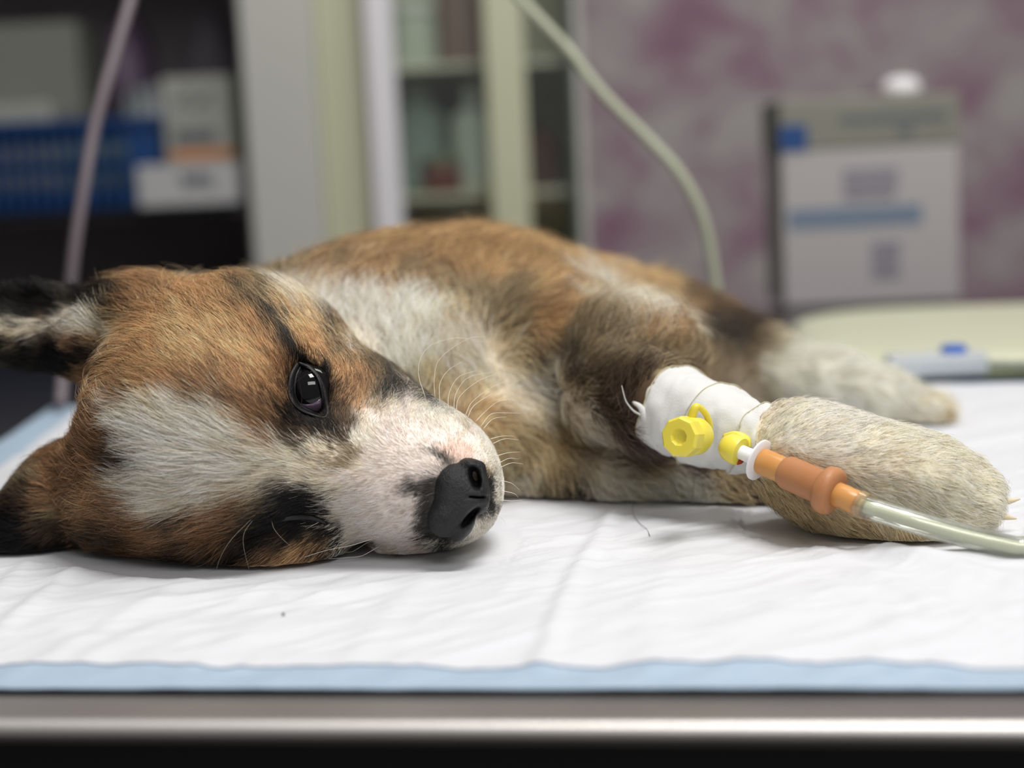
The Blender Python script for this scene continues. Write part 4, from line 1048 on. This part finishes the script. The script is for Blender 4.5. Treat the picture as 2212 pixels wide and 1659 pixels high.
# ------------------------------------------------------------------ cushion, case and carton on the back of the table
m_cush = mat('cream vinyl', L4(202, 204, 180), 0.45, spec=0.35, noise=(8, L4(196, 198, 174), 0.3))
m_piping = mat('grey green piping', L4(140, 148, 118), 0.5, noise=(30, L4(130, 138, 110), 0.3))
def st3(px, py): p = TP(px, py) - E0; return p @ e1, p @ e2
sF, tF = st3(1950, 827); sL, tL = st3(1715, 735)
def rrect(s0, s1, t0, t1, r, n=14):
    out = []
    for cx, cy, a0_ in ((s1 - r, t0 + r, -90), (s1 - r, t1 - r, 0), (s0 + r, t1 - r, 90), (s0 + r, t0 + r, 180)):
        for a in np.linspace(a0_, a0_ + 90, n): out.append((cx + r * math.cos(math.radians(a)), cy + r * math.sin(math.radians(a))))
    return out
cush = empty('cream_cushion', ST(sL + 0.25, tF + 0.2), 'cream vinyl cushion with rounded corners lying behind the puppy hind leg', 'cushion')
lay = []
for ins, z in ((0.012, 0.0), (0.003, 0.001), (0.0, 0.004), (0.0, 0.009), (0.003, 0.012), (0.010, 0.014), (0.03, 0.015)):
    lay.append([ST(s, t, z) for s, t in rrect(sL + ins, sL + 0.62 - ins, tF + ins, tF + 0.30 - ins, 0.075)])
n = len(lay[0]); V = np.array(lay).reshape(-1, 3)
Fc = [(i * n + j, i * n + (j + 1) % n, (i + 1) * n + (j + 1) % n, (i + 1) * n + j) for i in range(len(lay) - 1) for j in range(n)]
Fc.append(tuple(range(n - 1, -1, -1))); Fc.append(tuple((len(lay) - 1) * n + j for j in range(n)))
mesh_np('cushion_body', V, Fc, m_cush, cush)
pr = [ST(s, t, 0.004) for s, t in rrect(sL - 0.001, sL + 0.621, tF - 0.001, tF + 0.301, 0.075)]; pr.append(pr[0])
V, Fc = tube(pr, 0.003, 8, caps=False); mesh_np('piping', V, Fc, m_piping, cush)

m_case = mat('milky clear plastic', L4(226, 230, 236), 0.25, trans=0.35, ior=1.2)
m_bluep = mat('bright blue plastic', L4(24, 92, 188), 0.35)
q = TP(2020, 829); q = q - e2 * 0.004
case = empty('plastic_case', q, 'small milky plastic case with blue cap on the far edge of the pad', 'case')
z0 = T + 0.0052
box('case_body', (q[0], q[1], z0 + 0.0062), (0.054, 0.018, 0.0124), m_case, case, YAW + 0.12, 0.0025)
lathe((q[0] + 0.010, q[1], z0 + 0.0118), (q[0] + 0.010, q[1], z0 + 0.03), [(0, 0.0066), (0.0005, 0.0072), (0.0035, 0.0072), (0.0045, 0.006)], m_bluep, 'blue_cap', case)
V, Fc = tube(smooth_path([q + e1 * 0.026 + np.array([0, 0, 0.0105]), q + e1 * 0.05 + np.array([0, 0, 0.0095]), q + e1 * 0.09 + e2 * 0.004 + np.array([0, 0, 0.009]), q + e1 * 0.14 - e2 * 0.01 + np.array([0, 0, 0.009])], 24), 0.0022, 10)
mesh_np('lead', V, Fc, mat('grey lead', L4(110, 116, 104), 0.4), case)

m_cart = mat('white carton', L4(172, 167, 169), 0.6, noise=(5, L4(167, 163, 165), 0.3))
m_cart2 = mat('olive grey carton lid', L4(128, 127, 118), 0.6, noise=(12, L4(122, 121, 113), 0.3))
m_print = mat('grey violet print', L4(118, 116, 134), 0.6); m_print2 = mat('slate print', L4(92, 100, 108), 0.6)
m_bband = mat('soft blue print', L4(110, 124, 144), 0.6); m_bsq = mat('deep blue print', L4(26, 66, 124), 0.6)
YC = 1.36
cq = AY(1880, 640, YC)
cart = empty('supply_carton', (cq[0], YC + 0.04, T), 'white supply carton with blue band and blue square leaning by the mauve wall', 'box')
def cbox(name, x0, y0, x1, y1, m, z=0.0, depth=0.0004):
    return pbox(name, x0, y0, x1, y1, YC - z - depth, depth, m, cart, 0.0)
a = AY(1690, 420, YC); b = AY(2072, 420, YC); tp2 = AY(1880, 318, YC)[2]; tt2 = AY(1880, 206, YC)[2]
box('carton_body', ((a[0] + b[0]) / 2, YC + 0.045, (T + 0.0006 + tp2) / 2), (b[0] - a[0], 0.09, tp2 - T - 0.0006), m_cart, cart, 0, 0.002)
box('carton_lid', ((a[0] + b[0]) / 2, YC + 0.045, (tp2 + tt2) / 2), (b[0] - a[0] + 0.003, 0.092, tt2 - tp2 - 0.0002), m_cart2, cart, 0, 0.003)
pbox('blue_square', 1684, 270, 1744, 326, YC - 0.0016, 0.0005, m_bsq, cart, 0)
pbox('blue_band', 1702, 446, 1992, 490, YC - 0.0006, 0.0005, m_bband, cart, 0)
def print_block(name, x0, y0, x1, y1, rows, m, z=0.0006):
    bm = bmesh.new(); rr = random.Random(x0)
    for k in range(rows):
        yy0 = y0 + (y1 - y0) * (k + 0.15) / rows; yy1 = y0 + (y1 - y0) * (k + 0.80) / rows; x = x0
        while x < x1 - 4:
            w = rr.uniform(8, 22); xe = min(x + w, x1)
            a_ = AY(x, (yy0 + yy1) / 2, YC - z); b_ = AY(xe, (yy0 + yy1) / 2, YC - z)
            t_ = AY((x0 + x1) / 2, yy0, YC - z)[2]; u_ = AY((x0 + x1) / 2, yy1, YC - z)[2]
            r = bmesh.ops.create_cube(bm, size=1)['verts']
            bmesh.ops.scale(bm, vec=(b_[0] - a_[0], 0.0004, t_ - u_), verts=r)
            bmesh.ops.translate(bm, vec=((a_[0] + b_[0]) / 2, YC - z, (t_ + u_) / 2), verts=r); x = xe + 3
    me = bpy.data.meshes.new(name); bm.to_mesh(me); bm.free(); me.materials.append(m)
    return link(bpy.data.objects.new(name, me), cart)
print_block('printed_heading', 1815, 240, 2045, 268, 1, m_print2, 0.0016)
print_block('printed_mark', 1940, 268, 1972, 296, 1, m_print2, 0.0016)
print_block('printed_text', 1822, 362, 1940, 432, 4, m_print)
print_block('printed_text', 1884, 520, 1946, 604, 5, m_print)
wc = AY(1950, 190, YC + 0.03)
lathe((wc[0], YC + 0.035, tt2), (wc[0], YC + 0.035, tt2 + 0.03), [(0, 0.014), (0.004, 0.0165), (0.010, 0.0155), (0.0145, 0.010), (0.0155, 0.003)], mat('white lid', L4(232, 230, 234), 0.4), 'white_lid', cart)

# ------------------------------------------------------------------ glass fronted cabinet behind
def vbox(name, x0, x1, Yf, depth, z0, z1, m, parent=None, bevel=0.003, row=290):
    a = AY(x0, row, Yf); b = AY(x1, row, Yf)
    return box(name, ((a[0] + b[0]) / 2, Yf + depth / 2, (z0 + z1) / 2), (b[0] - a[0], depth, z1 - z0), m, parent, 0, min(bevel, depth / 3))
m_cg = mat('light grey enamel', L4(186, 185, 180), 0.45, noise=(4, L4(180, 180, 175), 0.3))
m_cc = mat('cream enamel', L4(190, 192, 166), 0.45, noise=(4, L4(184, 186, 160), 0.3))
m_cw = mat('white enamel', L4(222, 219, 226), 0.4, noise=(4, L4(216, 214, 220), 0.3))
m_cin = mat('olive grey cabinet lining', L4(228, 224, 210), 0.6, noise=(9, L4(215, 211, 198), 0.3))
m_cd = mat('dark green seal', L4(66, 76, 66), 0.6)
m_glass = bpy.data.materials.new('cabinet glass'); m_glass.use_nodes = True
nt = m_glass.node_tree; nt.nodes.clear()
ou = nt.nodes.new('ShaderNodeOutputMaterial'); mx = nt.nodes.new('ShaderNodeMixShader'); mx.inputs[0].default_value = 0.08
tr_ = nt.nodes.new('ShaderNodeBsdfTransparent'); tr_.inputs[0].default_value = (0.93, 0.96, 0.93, 1)
gl = nt.nodes.new('ShaderNodeBsdfGlossy'); gl.inputs['Roughness'].default_value = 0.05
nt.links.new(tr_.outputs[0], mx.inputs[1]); nt.links.new(gl.outputs[0], mx.inputs[2]); nt.links.new(mx.outputs[0], ou.inputs[0])
YG = 1.70; ZB, ZT = 0.06, 1.75
cx = AY(900, 290, YG)[0]
cab = empty('glass_cabinet', (cx, YG + 0.15, 0.0), 'tall cream enamel cabinet with glass doors, behind the puppy back', 'cabinet')
vbox('side_panel', 532, 690, YG - 0.02, 0.34, 0.0, ZT, m_cg, cab)
vbox('corner_post', 694, 786, YG, 0.32, 0.0, ZT, m_cc, cab)
vbox('back_panel', 786, 1262, YG + 0.33, 0.01, ZB, ZT, m_cin, cab)
vbox('side_wall', 1246, 1262, YG, 0.33, 0.0, ZT, m_cg, cab)
zs1 = AY(950, 133, YG + 0.02)[2]; zs2 = AY(950, 420, YG + 0.02)[2]
for z in (zs1, zs2, 0.55, 0.08, 1.55): vbox('shelf', 788, 1244, YG + 0.05, 0.275, z - 0.006, z, m_cin, cab, 0.001)
dr1 = vbox('door', 1056, 1140, YG - 0.006, 0.02, ZB, ZT, m_cc, cab); dr1['label'] = 'cream door stile'
dr2 = vbox('door', 799, 860, YG - 0.03, 0.03, ZB, ZT, m_cw, cab); dr2['label'] = 'white door stile'
vbox('glass_pane', 860, 1056, YG, 0.003, ZB, ZT, m_glass, dr2, 0)
vbox('glass_pane', 1140, 1238, YG, 0.003, ZB, ZT, m_glass, dr1, 0)
vbox('door_seal', 1232, 1246, YG - 0.004, 0.02, ZB, ZT, m_cd, cab)
vbox('hinge_strip', 787, 797, YG, 0.02, ZB, ZT, m_cin, cab)
vbox('plinth', 700, 1256, YG + 0.02, 0.28, 0.0, 0.05, m_cin, cab)

def jar(name, px, zb, Yj, r, h, col, label, cat, neck=0.5, capc=None, rough=0.4):
    x = AY(px, 290, Yj)[0]
    e_ = empty(name, (x, Yj, zb), label, cat)
    m_ = mat(name + ' ' + cat, L4(*col), rough)
    mc = mat(name + ' cap', L4(*(capc or (220, 220, 220))), 0.4)
    lathe((x, Yj, zb), (x, Yj, zb + 1), [(0.0005, r * 0.9), (0.003, r), (h * 0.70, r), (h * 0.80, r * neck), (h * 0.86, r * neck)], m_, 'body', e_)
    lathe((x, Yj, zb), (x, Yj, zb + 1), [(h * 0.84, r * neck * 1.15), (h, r * neck * 1.1)], mc, 'cap', e_)
    return e_
jar('glass_bottle', 905, zs2, YG + 0.12, 0.030, 0.122, (132, 146, 144), 'tall grey blue glass bottle inside the glass cabinet, leftmost on its lower shelf', 'bottle', 0.5, (150, 160, 160), 0.2)
jar('white_bottle', 1022, zs2, YG + 0.10, 0.024, 0.115, (196, 202, 196), 'pale white bottle in the glass cabinet beside the cream stile', 'bottle', 0.35, (200, 205, 200))
jar('squat_jar', 950, zs2, YG + 0.08, 0.021, 0.040, (104, 44, 40), 'squat dark red jar in the middle of the lower cabinet shelf', 'jar', 0.9, (110, 120, 84))
jar('green_jar', 950, zs2, YG + 0.19, 0.026, 0.085, (112, 122, 82), 'olive green jar standing behind the dark red jar in the cabinet', 'jar', 0.8, (110, 120, 84))
jar('brown_bottle', 1168, zs2, YG + 0.10, 0.020, 0.075, (74, 36, 32), 'dark reddish brown bottle behind the right cabinet glass', 'bottle', 0.5, (40, 36, 36))
jar('red_bottle', 1068, zs2, YG + 0.16, 0.018, 0.072, (128, 56, 58), 'reddish bottle half hidden behind the cream cabinet stile', 'bottle', 0.5, (150, 140, 140))
jar('white_tub', 905, zs1, YG + 0.12, 0.026, 0.070, (188, 192, 184), 'white tub on the upper shelf of the glass cabinet', 'tub', 0.9)
jar('pink_jar', 1005, zs1, YG + 0.14, 0.025, 0.11, (140, 112, 110), 'dusky pink jar on the upper cabinet shelf beside the white tub', 'jar', 0.8, (150, 120, 118))
x = AY(925, 250, YG + 0.1)[0]
e_ = empty('paper_packet', (x + 0.03, YG + 0.24, zs2), 'grey green paper packet standing at the back of the lower cabinet shelf', 'packet')
box('packet_body', (x + 0.03, YG + 0.26, zs2 + 0.0635), (0.10, 0.03, 0.126), mat('grey green paper', L4(134, 138, 126), 0.7), e_, 0.1, 0.003)
box('packet_label', (x + 0.045, YG + 0.2425, zs2 + 0.08), (0.04, 0.002, 0.08), mat('dusky pink paper', L4(126, 92, 96), 0.7), e_, 0.1, 0)

# ------------------------------------------------------------------ storage rack at the left
m_rk = mat('dark rack board', L4(84, 80, 86), 0.5, noise=(7, L4(76, 73, 78), 0.3))
m_bk = mat('near black backing', L4(150, 142, 148), 0.7, noise=(7, L4(140, 134, 140), 0.3))
YR = 1.73
zr = AY(200, 452, YR)[2]
rack = empty('storage_rack', (-0.95, YR + 0.2, 0), 'dark open storage rack at the left, holding the blue basket', 'shelf')
xr = AY(524, 290, YR)[0]
box('shelf_board', ((xr - 1.9) / 2, YR + 0.21, zr - 0.006), (xr + 1.9, 0.42, 0.010), m_rk, rack)
box('shelf_board', ((xr - 1.9) / 2, YR + 0.21, 0.45), (xr + 1.9, 0.42, 0.010), m_rk, rack)
box('shelf_board', ((xr - 1.9) / 2, YR + 0.21, zr + 0.36), (xr + 1.9, 0.42, 0.010), m_rk, rack)
box('rack_back', ((xr - 1.9) / 2, YR + 0.43, 0.85), (xr + 1.9, 0.01, 1.7), m_bk, rack)
box('rack_side', (xr + 0.006, YR + 0.22, 0.85), (0.010, 0.43, 1.7), m_bk, rack)
box('rack_side', (-1.91, YR + 0.22, 0.85), (0.010, 0.43, 1.7), m_bk, rack)
zr += 0.0002
# blue slotted basket
m_bb = mat('blue basket plastic', L4(10, 58, 112), 0.4, noise=(20, L4(8, 52, 104), 0.3))
x0 = AY(-170, 350, YR - 0.02)[0]; x1 = AY(336, 350, YR - 0.02)[0]; hb = AY(200, 256, YR - 0.02)[2] - zr
bk_ = empty('blue_basket', ((x0 + x1) / 2, YR + 0.09, zr), 'blue slotted plastic basket on the storage rack', 'basket')
def boxes(name, lst, m, parent):
    bm = bmesh.new()
    for c, s in lst:
        r = bmesh.ops.create_cube(bm, size=1)['verts']; bmesh.ops.scale(bm, vec=s, verts=r); bmesh.ops.translate(bm, vec=c, verts=r)
    me = bpy.data.meshes.new(name); bm.to_mesh(me); bm.free(); me.materials.append(m)
    return link(bpy.data.objects.new(name, me), parent)
YB0, YB1 = YR - 0.02, YR + 0.20; wx = x1 - x0; mx_ = (x0 + x1) / 2
wl = []
for yy in (YB0, YB1):
    wl += [((mx_, yy, zr + hb * 0.12), (wx, 0.003, hb * 0.22)), ((mx_, yy, zr + hb * 0.48), (wx, 0.003, hb * 0.13)), ((mx_, yy, zr + hb * 0.86), (wx, 0.003, hb * 0.26))]
    n = int(wx / 0.0125)
    for k in range(n + 1): wl.append(((x0 + wx * k / n, yy, zr + hb * 0.5), (0.0052, 0.003, hb * 0.96)))
    wl.append(((x1 - 0.012, yy, zr + hb * 0.5), (0.03, 0.0032, hb * 0.96)))
for xx in (x0, x1):
    wl += [((xx, (YB0 + YB1) / 2, zr + hb * 0.5), (0.003, YB1 - YB0, hb * 0.97))]
boxes('basket_wall', wl, m_bb, bk_)
box('basket_floor', (mx_, (YB0 + YB1) / 2, zr + 0.0025), (wx, YB1 - YB0, 0.004), m_bb, bk_)
boxes('rim', [((mx_, YB0 - 0.003, zr + hb - 0.004), (wx + 0.012, 0.008, 0.008)), ((mx_, YB1 + 0.003, zr + hb - 0.004), (wx + 0.012, 0.008, 0.008)),
              ((x0 - 0.003, (YB0 + YB1) / 2, zr + hb - 0.004), (0.008, YB1 - YB0, 0.008)), ((x1 + 0.003, (YB0 + YB1) / 2, zr + hb - 0.004), (0.008, YB1 - YB0, 0.008))], m_bb, bk_)
m_pap = mat('off white paper', L4(150, 152, 148), 0.7, noise=(14, L4(138, 140, 136), 0.3))
xa = AY(-100, 300, YR + 0.03)[0]; xb = AY(120, 300, YR + 0.03)[0]
o = box('gauze_packet', ((xa + xb) / 2, YR + 0.08, zr + 0.0048 + 0.055), (xb - xa, 0.13, 0.11), m_pap, None, 0.02, 0.006); tag(o, 'off white gauze packet lying in the left end of the blue basket', 'packet')
o = box('paper_sleeve', (mx_ + 0.055, YR + 0.10, zr + 0.0048 + 0.035), (0.10, 0.12, 0.07), mat('grey green paper sleeve', L4(92, 106, 98), 0.7), None, -0.04, 0.004); tag(o, 'grey green paper sleeve inside the blue basket, right of the gauze packet', 'packet')
# bottles standing in the basket
for k, (px, hh, c3) in enumerate(((262, 0.118, (120, 130, 134)), (290, 0.128, (142, 150, 152)), (318, 0.132, (150, 154, 160)))):
    xx = AY(px, 200, YR + 0.14)[0]
    e_ = empty('slim_bottle', (xx, YR + 0.175, zr + 0.0048), ('slim grey bottle standing in the blue basket, leftmost of three', 'middle one of three slim pale bottles standing in the blue basket', 'slim white bottle standing at the right end of the blue basket')[k], 'bottle', 'slim bottles standing in the blue basket')
    m_ = mat('slim bottle plastic', L4(*c3), 0.35)
    lathe((xx, YR + 0.175, zr + 0.0048), (xx, YR + 0.175, zr + 1), [(0, 0.009), (0.002, 0.0105), (hh * 0.80, 0.0105), (hh * 0.86, 0.006)], m_, 'body', e_)
    lathe((xx, YR + 0.175, zr + 0.0048), (xx, YR + 0.175, zr + 1), [(hh * 0.85, 0.0072), (hh, 0.0065)], m_, 'cap', e_)
# white tray box with the writing, the small carton on it
m_wb = mat('white card', L4(176, 176, 178), 0.6, noise=(9, L4(170, 170, 172), 0.3)); m_ink = mat('grey ink', L4(100, 102, 106), 0.6)
YW = YR - 0.012
a = AY(358, 390, YW); b = AY(519, 390, YW); zt = AY(415, 352, YW)[2]
cb = empty('card_box', ((a[0] + b[0]) / 2, YW + 0.1, zr), 'low white card box with grey writing on the rack, right of the blue basket', 'box')
box('box_body', ((a[0] + b[0]) / 2, YW + 0.085, (zr + zt) / 2), (b[0] - a[0], 0.17, zt - zr), m_wb, cb, 0, 0.002)
pl = AY(292, 392, YW - 0.03); 
box('box_flap', ((pl[0] + b[0]) / 2, YW - 0.018, (zr + zt) / 2), (b[0] - pl[0], 0.002, (zt - zr) * 0.98), m_wb, cb, 0, 0)
scr = []
for k in range(9):
    p = AY(392 + k * 8, 388 + (k * 37 % 13) - 6, YW - 0.0195); scr.append(((p[0], YW - 0.0195, p[2]), (0.0032, 0.0006, 0.010 + 0.004 * (k % 3))))
boxes('writing', scr, m_ink, cb)
a = AY(352, 250, YR + 0.01); b = AY(500, 250, YR + 0.01); z1 = zt + 0.0002; z2 = AY(425, 165, YR + 0.01)[2]
sc2 = empty('medicine_carton', ((a[0] + b[0]) / 2, YR + 0.05, z1), 'small upright white carton with an orange band on the white card box', 'box')
box('carton_body', ((a[0] + b[0]) / 2, YR + 0.05, (z1 + z2) / 2), (b[0] - a[0], 0.08, z2 - z1), mat('pale grey card', L4(158, 158, 152), 0.6, noise=(18, L4(146, 148, 142), 0.25)), sc2, 0, 0.002)
p0 = AY(425, 334, YR + 0.0095)[2]
box('orange_band', ((a[0] + b[0]) / 2 + 0.002, YR + 0.0095, p0), ((b[0] - a[0]) * 0.92, 0.0006, 0.010), mat('orange band', L4(186, 118, 58), 0.6), sc2, 0, 0)
scr = []
for r_, yy in enumerate((200, 216, 230)):
    for k in range(6):
        if r_ < 3 and (k * 7 + r_) % 3 == 0: continue
        p = AY(385 + k * 15, yy, YR + 0.0095); scr.append(((p[0], YR + 0.0095, p[2]), (0.0062, 0.0006, 0.0038)))
boxes('printed_text', scr, m_ink, sc2)
boxes('printed_lines', [((AY(385 + k * 15, yy, YR + 0.0095)[0], YR + 0.0095, AY(385, yy, YR + 0.0095)[2]), (0.0068, 0.0006, 0.0052)) for yy in (286, 297, 308) for k in range(6)], m_ink, sc2)
xg = AY(512, 250, YR + 0.03)[0]
o = box('green_folder', (xg, YR + 0.10, (z1 + z2) / 2 + 0.002), (0.010, 0.15, z2 - z1), mat('dull green card', L4(84, 100, 76), 0.7, noise=(9, L4(78, 94, 70), 0.3))); o.location.z += 0.0; tag(o, 'thin dull green folder standing beside the orange banded carton', 'folder')
# grey storage box above the basket and the purple pouch
a = AY(-190, 120, YR + 0.22); b = AY(168, 120, YR + 0.22); zz1 = AY(60, 48, YR + 0.22)[2]
o = box('grey_storage_box', ((a[0] + b[0]) / 2, YR + 0.31, (zr + zz1) / 2), (b[0] - a[0], 0.17, zz1 - zr), mat('grey green card', L4(150, 152, 144), 0.7, noise=(6, L4(142, 144, 138), 0.3)), None, 0, 0.004); tag(o, 'large grey green box standing behind the blue basket', 'box')
def blob(name, c, s, m, seed, label, cat):
    bm = bmesh.new(); bmesh.ops.create_icosphere(bm, subdivisions=4, radius=1)
    V_ = np.array([v.co for v in bm.verts]); n_ = vnoise(V_ * 1.7 + 5, seed) * 0.6 + vnoise(V_ * 4.1 + 5, seed + 1) * 0.25
    for v, k in zip(bm.verts, n_):
        v.co *= 0.72 + k * 0.45
        v.co.x *= s[0]; v.co.y *= s[1]; v.co.z = max(v.co.z, -0.62) * s[2]
    zmin = min(v.co.z for v in bm.verts)
    me = bpy.data.meshes.new(name); bm.to_mesh(me); bm.free(); me.materials.append(m)
    me.polygons.foreach_set('use_smooth', np.ones(len(me.polygons), bool))
    o = link(bpy.data.objects.new(name, me)); o.location = (c[0], c[1], c[2] - zmin); return tag(o, label, cat)
m_pur = mat('dark purple nylon', L4(112, 90, 120), 0.5, noise=(9, L4(100, 92, 104), 0.3)); m_gy = mat('dark grey nylon', L4(112, 108, 114), 0.5, noise=(12, L4(122, 116, 128), 0.3))
p = AY(245, 200, YR + 0.31)
blob('purple_pouch', (p[0] + 0.022, YR + 0.33, zr), (0.036, 0.06, 0.155), m_pur, 5, 'dark purple nylon pouch standing between the grey box and the bag', 'pouch')
p = AY(420, 200, YR + 0.31)
blob('grey_bag', (p[0] + 0.026, YR + 0.31, zr), (0.054, 0.09, 0.145), m_gy, 9, 'soft dark grey bag on the rack behind the orange banded carton', 'bag')
# steel box under the board
o = box('steel_box', (AY(400, 520, YR + 0.1)[0] - 0.02, YR + 0.22, 0.4552 + 0.22), (0.16, 0.22, 0.44), mat('dull steel sheet', L4(150, 142, 150), 0.45, metal=0.1, noise=(5, L4(140, 134, 142), 0.3)), None, 0, 0.004); tag(o, 'dull steel box in the shadow under the rack board', 'box')

# a loose hair fallen on the pad
lh = [TP(x, y, T + 0.0046) for x, y in ((1372, 1086), (1366, 1100), (1376, 1124), (1396, 1142), (1404, 1158))]
V, Fc = tube(smooth_path(lh, 24), 0.00009, 5)
o = mesh_np('loose_hair', V, Fc, m_bh); tag(o, 'loose curved hair lying on the pad in front of the lower foreleg', 'hair')
